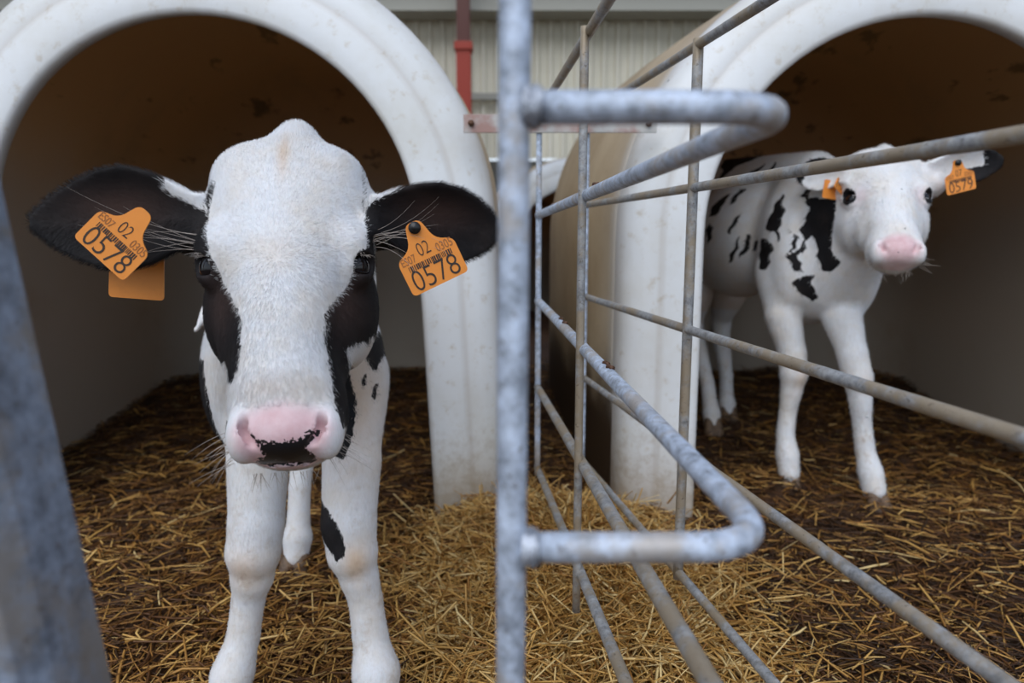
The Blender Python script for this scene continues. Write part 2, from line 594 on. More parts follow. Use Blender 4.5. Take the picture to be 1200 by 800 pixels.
def hutch(loc, flare, label, rear=1.0, yaw=0.0):
    root = empty('calf_hutch', loc)
    root.rotation_euler.z = math.radians(yaw)
    # front rim : (r, y, dirt)
    fr = [(0.455, 0.055, 0.6), (0.443, 0.04, 0.5), (0.436, 0.015, 0.35), (0.435, 0.004, 0.3), (0.439, -0.003, 0.12), (0.447, -0.006, 0.02), (0.475, -0.005, 0.0),
          (0.512, -0.001, 0.02), (0.519, 0.0025, 0.16), (0.525, 0.005, 0.24), (0.533, 0.0045, 0.06), (0.556, 0.010, 0.0), (0.578, 0.022, 0.02),
          (0.594, 0.038, 0.10), (0.603, 0.062, 0.25), (0.607, 0.09, 0.35), (0.606, 0.11, 0.4)]
    loft('front_rim', [ring(r, y, flare) for r, y, d in fr], M['gelcoat'], root, {'dirt': [d for *_, d in fr]})
    so = [(0.604, 0.10, 0.75), (0.608, 0.15, 0.55), (0.610, 0.20, 0.2), (0.626, 0.26, 0.05), (0.650, 0.50, 0), (0.685, 0.9, 0), (0.700, 1.10, 0),
          (0.695, 1.20, 0), (0.665, 1.30, 0), (0.60, 1.36, 0), (0.45, 1.40, 0), (0.25, 1.42, 0), (0.0, 1.43, 0)]
    so = [(r if y < 0.22 else r * (1 + (rear - 1) * min(1, (y - .22) / .7)), y, d) for r, y, d in so]
    outer = loft('shell', [ring(r, y, flare) for r, y, d in so], [M['shell_out'], M['shell_in']], root, {'clean': [d for *_, d in so]})
    md = outer.modifiers.new('solid', 'SOLIDIFY')
    md.thickness = 0.008; md.offset = -1; md.material_offset = 1; md.material_offset_rim = 1
    md.use_even_offset = False
    tag(root, label, 'calf hutch')
    return root
HUTCH_L = hutch((-0.637, 1.445, -0.02), 0.03, 'white dome-mouthed calf hutch on the left with the big black-eared calf in front', 0.925, 3.0)
HUTCH_R = hutch((0.841, 1.455, -0.02), 0.0, 'white calf hutch on the right sheltering the spotted calf')
for i, (x, y) in enumerate(((0.42, 4.0), (-1.15, 4.0))):
    src = HUTCH_R
    c = src.copy(); COL.objects.link(c); c.location = (x, y, -0.16)
    for ch in src.children:
        d = ch.copy(); COL.objects.link(d); d.parent = c
    c['label'] = ('brown-stained white hutch in the row behind, seen through the gap right of the near post',
                  'white hutch of the row behind, mostly hidden by the left hutch')[i]

# ------------------------------------------------------------------ pen dividers
def divider_near():
    x0, y0, x1, y1 = 0.055, 1.44, 0.122, 0.33
    r = empty('pen_divider', (0.0, 0.33, 0.0))
    at = lambda y: x0 + (x1 - x0) * (y0 - y) / (y0 - y1)
    for zf, zn, rr in ((0.872, 0.87, 0.0065), (0.669, 0.6805, 0.0078), (0.491, 0.464, 0.0078), (0.305, 0.337, 0.0075), (0.125, 0.205, 0.007)):
        tube('rail', [(0.004, y1, zn), (x1 + 0.012, y1, zn), (x0, y0, zf)], rr, M['galv_clean'] if 0.4 < zf < 0.7 else M['galv_dirty'], r, 18, 0.040)
        bm = tube('weld', [(0.006, y1, zn), (0.0085, y1 - 0.0005, zn), (0.013, y1, zn)], rr * 1.28, M['weld'], r, 18, 0, 0.12, 0.001)
    for y, rr, mt in ((1.435, 0.0060, 'galv_clean'), (0.88, 0.0055, 'galv_dirty')):
        tube('upright', [(at(y), y, 0.11), (at(y), y, 0.876)], rr, M[mt], r, 14)
    for zf, zn, ts in ((0.491, 0.464, (0.30, 0.34, 0.47, 0.62, 0.64)), (0.669, 0.6805, (0.2, 0.55))):
        for q_, t_ in enumerate(ts):
            p = Vector((x0, y0, zf)).lerp(Vector((x1 + 0.012, y1, zn)), t_) + Vector((0.001, 0, 0.0080))
            tube('dirt_clump', [p + Vector((-.002, 0.004, 0)), p + Vector((0, 0, .0012)), p + Vector((.002, -0.005, 0))], 0.0022 + 0.0006 * (q_ % 3), M['bolt'], r, 7, 0, 0.25, 0.002)
    tube('post', [(-0.0035, 0.33, -0.02), (0.0035, 0.33, 1.05)], 0.0075, M['galv_clean'], r, 24)
    tag(r, 'pen divider on the near post, its galvanised rails bent into a U at the end', 'pen divider', 'pen dividers')

def divider_far():
    k = 0.1735
    r = empty('pen_divider', (0.156, 1.45, 0.0))
    at = lambda y: 0.153 + k * (1.45 - y)
    for z, zn in ((0.870, 0.870), (0.690, 0.685), (0.500, 0.492), (0.325, 0.325), (0.140, 0.140)):
        tube('rail', [(at(1.45), 1.45, z), (at(0.22), 0.22, zn)], 0.0063, M['galv_dirty'], r, 16, 0, 0.015)
    for y, rr in ((1.445, 0.0058), (0.935, 0.0070)):
        tube('upright', [(at(y), y, 0.13), (at(y), y, 0.877)], rr, M['galv_dirty' if rr > .006 else 'galv_clean'], r, 14)
    tube('upright', [(at(0.22), 0.22, -0.02), (at(0.22), 0.22, 0.95)], 0.009, M['galv_clean'], r, 18)
    tag(r, 'weathered pen divider with straight rails running out of frame at right', 'pen divider', 'pen dividers')
divider_near()
divider_far()

def strap():
    r = empty('metal_strap', (0.1, 1.43, 0.865))
    box('flat_bar', (-0.098, 1.424, 0.832), (0.292, 1.429, 0.868), M['strap'], r, 0.001)
    r.location.z -= 0.0
    for x in (-0.082, 0.275):
        tube('bolt', [(x, 1.416, 0.850), (x, 1.445, 0.850)], 0.0065, M['bolt'], r, 6)
    tag(r, 'flat rust-tinged metal strap bolted across the gap between the two hutch rims', 'strap')
strap()

# left gate upright : folded steel profile close to the camera
def gate_post():
    r = empty('gate_post', (-0.19, 0.30, 0))
    prof = [(-0.075, 0.002), (-0.026, 0.002), (-0.022, -0.012), (-0.017, -0.015), (-0.006, -0.013), (0.0, 0.002), (0.0, 0.040), (-0.003, 0.040), (-0.003, 0.012), (-0.075, 0.010)]
    extrude_profile('folded_upright', prof, -0.02, 0.95, M['galv_beam'], (-0.172, 0.30), (-0.118, 0.0), r, 0.002)
    tag(r, 'leaning blue-grey folded steel gate post at the left edge, close to the camera', 'gate post')
gate_post()

# ------------------------------------------------------------------ implicit surfaces
class Field:
    def __init__(s, xs, ys, zs):
        s.xs, s.ys, s.zs = [np.asarray(a, np.float32) for a in (xs, ys, zs)]
        s.D = np.full((len(xs), len(ys), len(zs)), 0.06, np.float32)

    def op(s, fn, lo, hi, k=0.01, sub=False):
        m = k + 0.012
        sl, c = [], []
        for ax, l, h in zip((s.xs, s.ys, s.zs), lo, hi):
            i, j = np.searchsorted(ax, l - m), np.searchsorted(ax, h + m)
            if j <= i: return
            sl.append(slice(i, j)); c.append(ax[i:j])
        X = c[0][:, None, None]; Y = c[1][None, :, None]; Z = c[2][None, None, :]
        d = fn(X, Y, Z)
        a = s.D[tuple(sl)]
        if sub:
            d = -d
            h = np.clip(0.5 - 0.5 * (a - d) / k, 0, 1)
            r = a * (1 - h) + d * h + k * h * (1 - h)
        else:
            h = np.clip(0.5 + 0.5 * (a - d) / k, 0, 1)
            r = a * (1 - h) + d * h - k * h * (1 - h)
        s.D[tuple(sl)] = r

    def cone(s, a, b, ra, rb, k=0.015, sub=False):
        a = np.array(a, float); b = np.array(b, float); R = max(ra, rb)
        ab = b - a; L2 = float(ab @ ab)
        def fn(X, Y, Z):
            px, py, pz = X - a[0], Y - a[1], Z - a[2]
            t = np.clip((px * ab[0] + py * ab[1] + pz * ab[2]) / L2, 0, 1)
            return np.sqrt((px - ab[0] * t) ** 2 + (py - ab[1] * t) ** 2 + (pz - ab[2] * t) ** 2) - (ra + (rb - ra) * t)
        s.op(fn, np.minimum(a, b) - R, np.maximum(a, b) + R, k, sub)

    def chain(s, pts, k=0.015):
        P = np.array([p for p, _ in pts], float); Rr = [r for _, r in pts]
        def fn(X, Y, Z):
            out = None
            for i in range(len(P) - 1):
                a, ab = P[i], P[i + 1] - P[i]
                px, py, pz = X - a[0], Y - a[1], Z - a[2]
                t = np.clip((px * ab[0] + py * ab[1] + pz * ab[2]) / float(ab @ ab), 0, 1)
                ts = t * t * (3 - 2 * t)
                d = np.sqrt((px - ab[0] * t) ** 2 + (py - ab[1] * t) ** 2 + (pz - ab[2] * t) ** 2) - (Rr[i] + (Rr[i + 1] - Rr[i]) * ts)
                if out is None: out = d
                else:
                    h = np.clip(0.5 + 0.5 * (out - d) / 0.003, 0, 1)
                    out = out * (1 - h) + d * h - 0.003 * h * (1 - h)
            return out
        R_ = max(Rr)
        s.op(fn, P.min(0) - R_, P.max(0) + R_, k)

    def ell(s, c, rad, Rm=None, k=0.015, sub=False):
        """Rm rows are the ellipsoid's axes"""
        c = np.array(c, float); Rm = np.eye(3) if Rm is None else np.array(Rm, float); rad = np.array(rad, float)
        ext = np.sqrt(((Rm * rad[:, None]) ** 2).sum(0))
        def fn(X, Y, Z):
            p = (X - c[0], Y - c[1], Z - c[2])
            q = [p[0] * Rm[i, 0] + p[1] * Rm[i, 1] + p[2] * Rm[i, 2] for i in range(3)]
            k0 = np.sqrt(sum((q[i] / rad[i]) ** 2 for i in range(3)))
            k1 = np.sqrt(sum((q[i] / rad[i] ** 2) ** 2 for i in range(3)))
            return k0 * (k0 - 1) / np.maximum(k1, 1e-6)
        s.op(fn, c - ext, c + ext, k, sub)

    def mesh(s):
        D = s.D; ins = D < 0
        nx, ny, nz = D.shape
        cs = np.zeros((nx - 1, ny - 1, nz - 1), np.int8)
        for i in (0, 1):
            for j in (0, 1):
                for k in (0, 1):
                    cs += ins[i:nx - 1 + i, j:ny - 1 + j, k:nz - 1 + k]
        act = np.argwhere((cs > 0) & (cs < 8))
        vid = np.full(cs.shape, -1, np.int32)
        vid[tuple(act.T)] = np.arange(len(act))
        acc = np.zeros((len(act), 3)); cnt = np.zeros(len(act))
        ax = (s.xs, s.ys, s.zs)
        I = act
        for a in range(3):
            o1, o2 = [x for x in range(3) if x != a]
            for u in (0, 1):
                for v in (0, 1):
                    p0 = I.copy(); p0[:, o1] += u; p0[:, o2] += v
                    p1 = p0.copy(); p1[:, a] += 1
                    d0 = D[tuple(p0.T)]; d1 = D[tuple(p1.T)]
                    cr = (d0 < 0) != (d1 < 0)
                    t = np.where(cr, d0 / np.where(cr, d0 - d1, 1), 0)
                    P = np.stack([ax[q][p0[:, q]] for q in range(3)], -1).astype(float)
                    P[:, a] += t * (ax[a][p1[:, a]] - ax[a][p0[:, a]])
                    acc += P * cr[:, None]; cnt += cr
        V = acc / cnt[:, None]
        F = []
        for a in range(3):
            o1, o2 = ((1, 2), (2, 0), (0, 1))[a]
            sl0 = [slice(None)] * 3; sl1 = [slice(None)] * 3
            sl0[a] = slice(0, -1); sl1[a] = slice(1, None)
            cr = ins[tuple(sl0)] != ins[tuple(sl1)]
            E = np.argwhere(cr)
            E = E[(E[:, o1] > 0) & (E[:, o2] > 0) & (E[:, o1] < D.shape[o1] - 1) & (E[:, o2] < D.shape[o2] - 1)]
            q = []
            for du, dv in ((-1, -1), (0, -1), (0, 0), (-1, 0)):
                C = E.copy(); C[:, o1] += du; C[:, o2] += dv
                q.append(vid[tuple(C.T)])
            q = np.stack(q, -1)
            flip = ~ins[tuple(E.T)]
            q[flip] = q[flip][:, ::-1]
            F.append(q)
        F = np.concatenate(F)
        F = F[(F >= 0).all(1)]
        used = np.zeros(len(V), bool); used[F.ravel()] = True
        remap = np.cumsum(used) - 1
        return V[used], remap[F]

def axis_pts(*segs):
    out = []
    for a, b_, h in segs:
        out.append(np.arange(a, b_, h))
    return np.concatenate(out)

def poly_sd(x, y, poly):
    """signed distance, positive inside"""
    poly = np.array(poly, float)
    d = np.full(x.shape, 1e9); ins = np.zeros(x.shape, bool)
    for i in range(len(poly)):
        ax_, ay = poly[i]; bx, by = poly[(i + 1) % len(poly)]
        ex, ey = bx - ax_, by - ay
        wx, wy = x - ax_, y - ay
        t = np.clip((wx * ex + wy * ey) / (ex * ex + ey * ey + 1e-12), 0, 1)
        d = np.minimum(d, (wx - ex * t) ** 2 + (wy - ey * t) ** 2)
        c1 = (ay <= y) & (by > y); c2 = (ay > y) & (by <= y)
        cr = ex * wy - ey * wx
        ins ^= (c1 & (cr > 0)) | (c2 & (cr < 0))
    d = np.sqrt(d)
    return np.where(ins, d, -d)

def frame(a, t):
    a = math.radians(a); t = math.radians(t)
    Fh = np.array([math.sin(a), -math.cos(a), 0]); Z = np.array([0, 0, 1.0])
    return np.array([[math.cos(a), math.sin(a), 0], -math.sin(t) * Fh + math.cos(t) * Z, math.cos(t) * Fh + math.sin(t) * Z])

# coat ---------------------------------------------------------------
def coat_material():
    m, nt, b = mat('calf_coat')
    blk, pnk, stn, spk, bare = [attr(nt, k) for k in ('blk', 'pnk', 'stn', 'spk', 'warm')]
    n1 = noise(nt, 170, 4, 0.65, stretch=(1.0, 1.0, 0.45))
    n2 = noise(nt, 22, 4, 0.6)
    n3 = noise(nt, 420, 2, 0.6, stretch=(1, 1, 0.25))
    white = mix(nt, maprange(nt, n2, 0.35, 0.75), (0.78, 0.80, 0.83), (0.76, 0.73, 0.69))
    white = mix(nt, maprange(nt, n3, 0.40, 0.75, 0, 0.35), white, (0.62, 0.60, 0.58))
    white = mix(nt, stn, white, (0.66, 0.46, 0.28))
    tcz = N(nt, 'ShaderNodeTexCoord'); spz = N(nt, 'ShaderNodeSeparateXYZ'); L(nt, tcz.outputs['Object'], spz.inputs[0])
    n5 = noise(nt, 34, 5, 0.7)
    lowz = maprange(nt, spz.outputs['Z'], 0.15, 0.45, 0.5, 0.08)
    white = mix(nt, math_n(nt, 'MULTIPLY', maprange(nt, n5, 0.50, 0.72), lowz), white, (0.46, 0.36, 0.25))
    n4 = noise(nt, 55, 3, 0.6)
    pink = mix(nt, maprange(nt, n4, 0.3, 0.7), (0.66, 0.43, 0.45), (0.73, 0.53, 0.55))
    c = mix(nt, pnk, white, pink)
    blackc = mix(nt, maprange(nt, n2, 0.45, 0.8), (0.008, 0.0075, 0.009), (0.022, 0.017, 0.016))
    blackc = mix(nt, bare, blackc, (0.060, 0.034, 0.028))
    edge = math_n(nt, 'ADD', blk, math_n(nt, 'MULTIPLY', math_n(nt, 'SUBTRACT', n1, 0.5), 0.010))
    c = mix(nt, maprange(nt, edge, -0.0009, 0.0009), c, blackc)
    # mottled black pigment on the muzzle
    ns = noise(nt, 330, 2, 0.5)
    sp = math_n(nt, 'ADD', spk, math_n(nt, 'MULTIPLY', math_n(nt, 'SUBTRACT', ns, 0.5), 3.6))
    c = mix(nt, maprange(nt, sp, 0.50, 0.62), c, (0.012, 0.011, 0.012))
    L(nt, c, b.inputs['Base Color'])
    wet = maprange(nt, pnk, 0.2, 1.0, 0.72, 0.42)
    L(nt, wet, b.inputs['Roughness'])
    b.inputs['Specular IOR Level'].default_value = 0.3
    b.inputs['Subsurface Weight'].default_value = 0.06
    b.inputs['Subsurface Radius'].default_value = (0.01, 0.004, 0.003)
    b.inputs['Subsurface Scale'].default_value = 0.5
    bump(nt, b, n1, 0.25, 0.0012)
    return m
M['coat'] = coat_material()
M['eye'] = simple('dark_wet_eye', (0.006, 0.005, 0.006), 0.04)
M['eye'].node_tree.nodes['Principled BSDF'].inputs['Specular IOR Level'].default_value = 0.5
m, nt, b = mat('hoof_horn')
n1 = noise(nt, 70, 4, 0.6, stretch=(1, 1, 3))
L(nt, ramp(nt, n1, [(0.3, (0.05, 0.03, 0.02)), (0.7, (0.22, 0.14, 0.08))]), b.inputs['Base Color'])
b.inputs['Roughness'].default_value = 0.6
M['hoof'] = m
M['whisker'] = simple('whisker', (0.42, 0.37, 0.33), 0.5)
M['lash'] = simple('pale_lash', (0.30, 0.26, 0.24), 0.5)
m, nt, b = mat('orange_plastic')
n1 = noise(nt, 60, 4, 0.6)
L(nt, mix(nt, maprange(nt, n1, 0.5, 0.8, 0, 0.4), (0.86, 0.30, 0.045), (0.62, 0.20, 0.04)), b.inputs['Base Color'])
b.inputs['Roughness'].default_value = 0.45
M['tag'] = m
M['ink'] = simple('black_print', (0.035, 0.025, 0.02), 0.6)
M['ink_pale'] = simple('faint_print', (0.36, 0.14, 0.04), 0.6)
M['stud'] = simple('black_stud', (0.01, 0.01, 0.01), 0.3)

# hair ---------------------------------------------------------------
def fur(name, V, Nn, F, attrs, weight, length, flow, lift, n, parent, seed, width=0.00035):
    r = np.random.default_rng(seed)
    P = V[F]
    a = np.linalg.norm(np.cross(P[:, 2] - P[:, 0], P[:, 3] - P[:, 1]), axis=1) / 2 * weight[F].mean(1)
    idx = r.choice(len(F), n, p=a / a.sum())
    u, v = r.uniform(0, 1, (2, n))
    w = np.stack([(1 - u) * (1 - v), u * (1 - v), u * v, (1 - u) * v], -1)
    f = F[idx]
    lerp = lambda A: (A[f] * (w[..., None] if A.ndim > 1 else w)).sum(1)
    p = lerp(V); nn = lerp(Nn); nn /= np.linalg.norm(nn, axis=1)[:, None]
    fl = lerp(flow) + r.normal(0, 0.22, (n, 3))
    fl -= nn * (fl * nn).sum(1)[:, None]
    fl /= np.linalg.norm(fl, axis=1)[:, None] + 1e-6
    ln = lerp(length) * r.uniform(0.6, 1.25, n)
    lf = lerp(lift)
    d = fl * np.cos(lf)[:, None] + nn * np.sin(lf)[:, None]
    sd = np.cross(d, nn); sd /= np.linalg.norm(sd, axis=1)[:, None] + 1e-6
    mid = p + d * (ln * 0.5)[:, None] + nn * (ln * 0.05)[:, None]
    tip = p + d * ln[:, None] - nn * (ln * 0.06)[:, None]
    b0 = p - nn * 0.0006
    VV = np.stack([b0 - sd * width, b0 + sd * width, mid + sd * width * 0.7, tip, mid - sd * width * 0.7], 1).reshape(-1, 3)
    k = np.arange(n) * 5
    T = np.concatenate([np.stack([k, k + 1, k + 2], -1), np.stack([k, k + 2, k + 4], -1), np.stack([k + 4, k + 2, k + 3], -1)])
    me = fast_mesh(name, VV, T, 3)
    for kk, A in attrs.items():
        val = lerp(A)
        if kk == 'blk':
            val = val + r.normal(0, 0.0015, n)
        set_attr(me, kk, np.repeat(val, 5))
    me.normals_split_custom_set_from_vertices(np.repeat(nn + r.normal(0, 0.06, (n, 3)), 5, 0).tolist())
    me.materials.append(M['coat'])
    o = bpy.data.objects.new(name, me); COL.objects.link(o)
    o['kind'] = 'stuff'
    rebase(parent, o)
    return o

def strands(name, curves, r0, material, parent):
    """tapered thin tubes, one mesh"""
    V, F = [], []
    for pts in curves:
        n = len(pts); base = len(V)
        pts = [np.array(p, float) for p in pts]
        for i, p in enumerate(pts):
            t = pts[min(i + 1, n - 1)] - pts[max(i - 1, 0)]
            t /= np.linalg.norm(t) + 1e-9
            x = np.cross(t, (0.3, 0.2, 0.9)); x /= np.linalg.norm(x) + 1e-9
            y = np.cross(t, x)
            rr = r0 * (1 - 0.8 * i / (n - 1))
            for k in range(4):
                a = k * math.pi / 2
                V.append(p + rr * (math.cos(a) * x + math.sin(a) * y))
        for i in range(n - 1):
            for k in range(4):
                k2 = (k + 1) % 4
                F.append((base + i * 4 + k, base + i * 4 + k2, base + i * 4 + 4 + k2, base + i * 4 + 4 + k))
    o = new_mesh_obj(name, V, F, material)
    o['kind'] = 'stuff'
    rebase(parent, o)
    return o

# ear tags -----------------------------------------------------------
def text_mesh(name, body, size, material, parent, loc, sx=1.0, offset=0.0):
    cu = bpy.data.curves.new(name, 'FONT')
    cu.body = body; cu.size = size; cu.align_x = 'CENTER'; cu.align_y = 'CENTER'
    cu.extrude = 0.0002; cu.offset = offset
    tmp = bpy.data.objects.new(name, cu); COL.objects.link(tmp)
    dg = bpy.context.evaluated_depsgraph_get(); dg.update()
    me = bpy.data.meshes.new_from_object(tmp.evaluated_get(dg))
    bpy.data.objects.remove(tmp); bpy.data.curves.remove(cu)
    me.name = name
    me.materials.clear(); me.materials.append(material)
    o = bpy.data.objects.new(name, me); COL.objects.link(o)
    o.parent = parent; o.location = loc; o.scale = (sx, 1, 1)
    return o

def plate(name, prof, th, material, parent, bevel=0.0005):
    n = len(prof)
    V = [(x, y, z) for z in (-th / 2, th / 2) for x, y in prof]
    F = [(i, (i + 1) % n, n + (i + 1) % n, n + i) for i in range(n)] + [tuple(range(n))[::-1], tuple(range(n, 2 * n))]
    o = new_mesh_obj(name, V, F, material, None, smooth=False)
    o.parent = parent
    return o

def round_poly(pts, rad):
    p = [Vector((x, y, 0)) for x, y in pts]; out = []
    n = len(p)
    for i in range(n):
        a, c, b_ = p[i - 1], p[i], p[(i + 1) % n]
        da, db = (a - c), (b_ - c)
        r_ = rad[i] if isinstance(rad, (list, tuple)) else rad
        t = min(r_, da.length * .45, db.length * .45)
        q0, q1 = c + da.normalized() * t, c + db.normalized() * t
        for k in range(6):
            u = k / 5
            v = (1 - u) ** 2 * q0 + 2 * u * (1 - u) * c + u * u * q1
            out.append((v.x, v.y))
    return out

FRONT_TAG = [(-0.0300, 0), (0.0300, 0), (0.0300, 0.036), (0.0135, 0.043), (0.0075, 0.066), (-0.0075, 0.066), (-0.0135, 0.043), (-0.0300, 0.036)]
def ear_tag(calf, M4, number, mid='02', blank=False, wear=1.0, sc=1.0, stud=True):
    """origin of M4 is the middle of the tag's lower edge; +Y runs to the stud, +Z to the reader"""
    prof = round_poly(FRONT_TAG, [.005, .005, .006, .010, .006, .006, .010, .006])
    if blank:
        prof = round_poly([(-0.0300, 0), (0.0300, 0), (0.0290, 0.052), (-0.0290, 0.052)], .005)
    o = plate('ear_tag', prof, 0.0014, M['tag'], None)
    o.parent = calf
    o.matrix_parent_inverse = Matrix.Translation(-Vector(calf.location))
    o.matrix_basis = M4 @ Matrix.Diagonal((sc, sc, sc, 1))
    if blank:
        o['label'] = 'blank back half of the ear tag'
        return o
    o['label'] = 'orange ear tag printed ' + number
    z = 0.0009
    text_mesh('printed_number', number, 0.0300, M['ink'], o, (0, 0.0115, z), 0.84, -0.00035)
    text_mesh('printed_code', mid, 0.0190, M['ink'], o, (-0.001, 0.0385, z), 0.72, -0.0003)
    text_mesh('printed_code', 'ES07', 0.0115, M['ink_pale'], o, (-0.0195, 0.0335, z), 0.70)
    text_mesh('printed_code', '0305', 0.0125, M['ink_pale'], o, (0.0190, 0.0335, z), 0.70)
    V, F = [], []
    rr = random.Random(3); x = -0.0225
    while x < 0.0225:
        w = rr.choice((0.0006, 0.0010, 0.0015))
        v, f = box_vf((x, 0.0225, z - 0.0001), (x + w, 0.0280, z + 0.0001))
        F += [tuple(i + len(V) for i in q) for q in f]; V += v
        x += w + rr.choice((0.0005, 0.0008, 0.0011))
    bc = new_mesh_obj('barcode', V, F, M['ink'], None, smooth=False); bc.parent = o
    if stud:
        st = tube('stud', [(0, 0.060, -0.006), (0, 0.060, 0.004), (0, 0.060, 0.0048)], 0.0060, M['stud'], None, 20)
        st.parent = o
    return o

def tag_matrix(pos, roll, yaw, pitch=0):
    """roll about the view axis (deg, counter-clockwise), yaw about z, pitch about x; reader side faces -y"""
    base = Matrix(((1, 0, 0), (0, 0, -1), (0, 1, 0))).to_4x4()
    return Matrix.Translation(pos) @ Matrix.Rotation(math.radians(yaw), 4, 'Z') @ Matrix.Rotation(math.radians(pitch), 4, 'X') @ Matrix.Rotation(math.radians(-roll), 4, 'Y') @ base

def hoof_mesh(calf, top, toe_dir, r, parent=None):
    """cloven hoof : two claws, resting on z = top.z - h"""
    x, y, z = top
    td = np.array([toe_dir[0], toe_dir[1], 0.0]); td /= np.linalg.norm(td)
    sd = np.array([-td[1], td[0], 0])
    zs = np.arange(z - 0.055, z + 0.03, 0.0025)
    fld = Field(np.arange(x - 0.07, x + 0.07, 0.003), np.arange(y - 0.07, y + 0.07, 0.003), zs)
    for s_ in (-1, 1):
        c0 = np.array([x, y, z]) + sd * s_ * r * 0.45
        c1 = c0 + td * r * 0.55 + np.array([0, 0, -0.030])
        fld.cone(c0, c1, r * 0.50, r * 0.62, 0.004)
        c2 = c1 + td * r * 0.5 - sd * s_ * r * 0.10 + np.array([0, 0, -0.006])
        fld.cone(c1, c2, r * 0.56, r * 0.32, 0.006)
    zb = z - 0.042
    fld.D = np.maximum(fld.D, (zb - fld.zs)[None, None, :])
    V, F = fld.mesh()
    me = fast_mesh('hoof', V, F, 4)
    me.materials.append(M['hoof'])
    o = bpy.data.objects.new('hoof', me); COL.objects.link(o)
    rebase(calf, o)
    return o

# the head in its own frame: x to the right of the picture, u up the face, f out of the face
def build_head(fld, O, R, s, mx, cu=0.0):
    def W(x, u, f): return O + s * (x * R[0] + u * R[1] + f * R[2])
    def E(c, rad, k=0.02, sub=False, Rm=None):
        Rw = R if Rm is None else np.array(Rm) @ R
        fld.ell(W(*c), [q * s for q in rad], Rw, k * s, sub)
    def C(a, b_, ra, rb, k=0.02, sub=False):
        fld.cone(W(*a), W(*b_), ra * s, rb * s, k * s, sub)
    E((0, .080, -.075), (.087, .070, .066))
    E((0, .115, -.080), (.068, .046, .052), .02)
    for q in (-1, 1):
        E((q * .046, .112, -.078), (.036, .032, .046), .02)
    E((0.006, .150, -.085), (.028, .038, .038), .020)
    E((0, .025, -.060), (.078, .085, .064), .02)
    C((0, .0, -.050), (0, -.125, -.008), .060, .046, .02)
    E((0, -.06, -.035), (.052, .10, .048), .02)
    E((mx * .8, -.138, -.016), (.054, .044, .045), .02)
    E((mx, -.166, -.010), (.055, .040, .046), .02)             # muzzle
    E((mx, -.176, .012), (.044, .029, .034), .012)            # nose pad
    C((0, -.05, -.110), (mx, -.178 + cu * 1.2, -.045 + cu), .050, .028, .02)    # jaw
    E((mx, -.196 + cu * .5, -.016 + cu), (.036, .0155, .034), .010)             # chin
    for q in (-1, 1):
        E((q * .052, -.032, -.096), (.043, .072, .060), .02)   # masseter
        E((q * .066, .022, -.046), (.026, .030, .034), .018)   # brow
        E((q * .045, -.075, -.050), (.022, .055, .030), .02)   # cheek bone
        E((mx + q * .038, -.178, .016), (.016, .026, .024), .010)   # nostril wing
        # eye
        d = np.array([q * .76, .02, .64]); d /= np.linalg.norm(d)
        t1 = np.array([-q * .64, -.10 * 1, .76]); t1 -= d * (t1 @ d); t1 /= np.linalg.norm(t1)
        t2 = np.cross(d, t1)
        ec = np.array([q * .0690, .002, -.041])
        E(ec, (.0235, .0235, .0235), .010)
        E(ec + d * .021, (.0160, .0115, .013), .003, True, (t1, t2, d))
        # tear groove in front of the eye
        C(ec + d * .020 + t1 * .012 + np.array([0, -.012, 0]), ec + d * .012 + t1 * .020 + np.array([0, -.040, 0]), .004, .002, .010, True)
        # nostril, comma shaped
        C((mx + q * .0360, -.163, .0360), (mx + q * .0340, -.176, .0320), .0040, .0068, .003, True)
        C((mx + q * .0340, -.176, .0320), (mx + q * .0250, -.189, .0370), .0068, .0030, .003, True)
    E((mx, -.2060, .024), (.036, .0012, .030), .003, True)      # mouth line
    return W

def ear_fn(fld, base, Ld, Wd, ln, wmax, cup, th=0.0045, k=0.012, prof=None):
    base = np.array(base, float)
    Ld = np.array(Ld, float); Ld /= np.linalg.norm(Ld)
    Wd = np.array(Wd, float); Wd -= Ld * (Wd @ Ld); Wd /= np.linalg.norm(Wd)
    Nd = np.cross(Ld, Wd)
    if Nd[1] > 0: Nd = -Nd
    tt, ww = zip(*(prof or [(-.1, .42), (0, .46), (.12, .66), (.25, .86), (.42, 1.0), (.6, .97), (.75, .82), (.87, .60), (.95, .38), (1.0, .12), (1.05, 0)]))
    def fn(X, Y, Z):
        p = (X - base[0], Y - base[1], Z - base[2])
        l = p[0] * Ld[0] + p[1] * Ld[1] + p[2] * Ld[2]
        w = p[0] * Wd[0] + p[1] * Wd[1] + p[2] * Wd[2]
        n = p[0] * Nd[0] + p[1] * Nd[1] + p[2] * Nd[2]
        t = l / ln
        hw = np.interp(t, tt, ww).astype(np.float32) * wmax
        n0 = cup * (w / wmax) ** 2 * (1.25 - 0.6 * np.clip(t, 0, 1)) - cup * 0.5 * np.sin(np.clip(t, 0, 1) * 3.0)
        th_ = th * (1.5 - 0.7 * np.clip(t, 0, 1))
        d1 = (np.abs(n - n0) - th_)
        d2 = np.maximum(np.abs(w) - hw, np.maximum(-l - 0.01, l - ln)) * 0.8
        h = np.clip(0.5 - 0.5 * (d2 - d1) / 0.006, 0, 1)
        return (d2 * (1 - h) + d1 * h + 0.006 * h * (1 - h)) * 0.75
    ext = np.abs(Ld) * ln + np.abs(Wd) * wmax * 1.1 + np.abs(Nd) * (abs(cup) * 1.8 + 0.02)
    lo = np.minimum(base, base + Ld * ln) - np.abs(Wd) * wmax * 1.1 - np.abs(Nd) * (abs(cup) * 1.8 + .02) - .01
    hi = np.maximum(base, base + Ld * ln) + np.abs(Wd) * wmax * 1.1 + np.abs(Nd) * (abs(cup) * 1.8 + .02) + .01
    fld.op(fn, lo, hi, k)
    return base, Ld, Wd, Nd

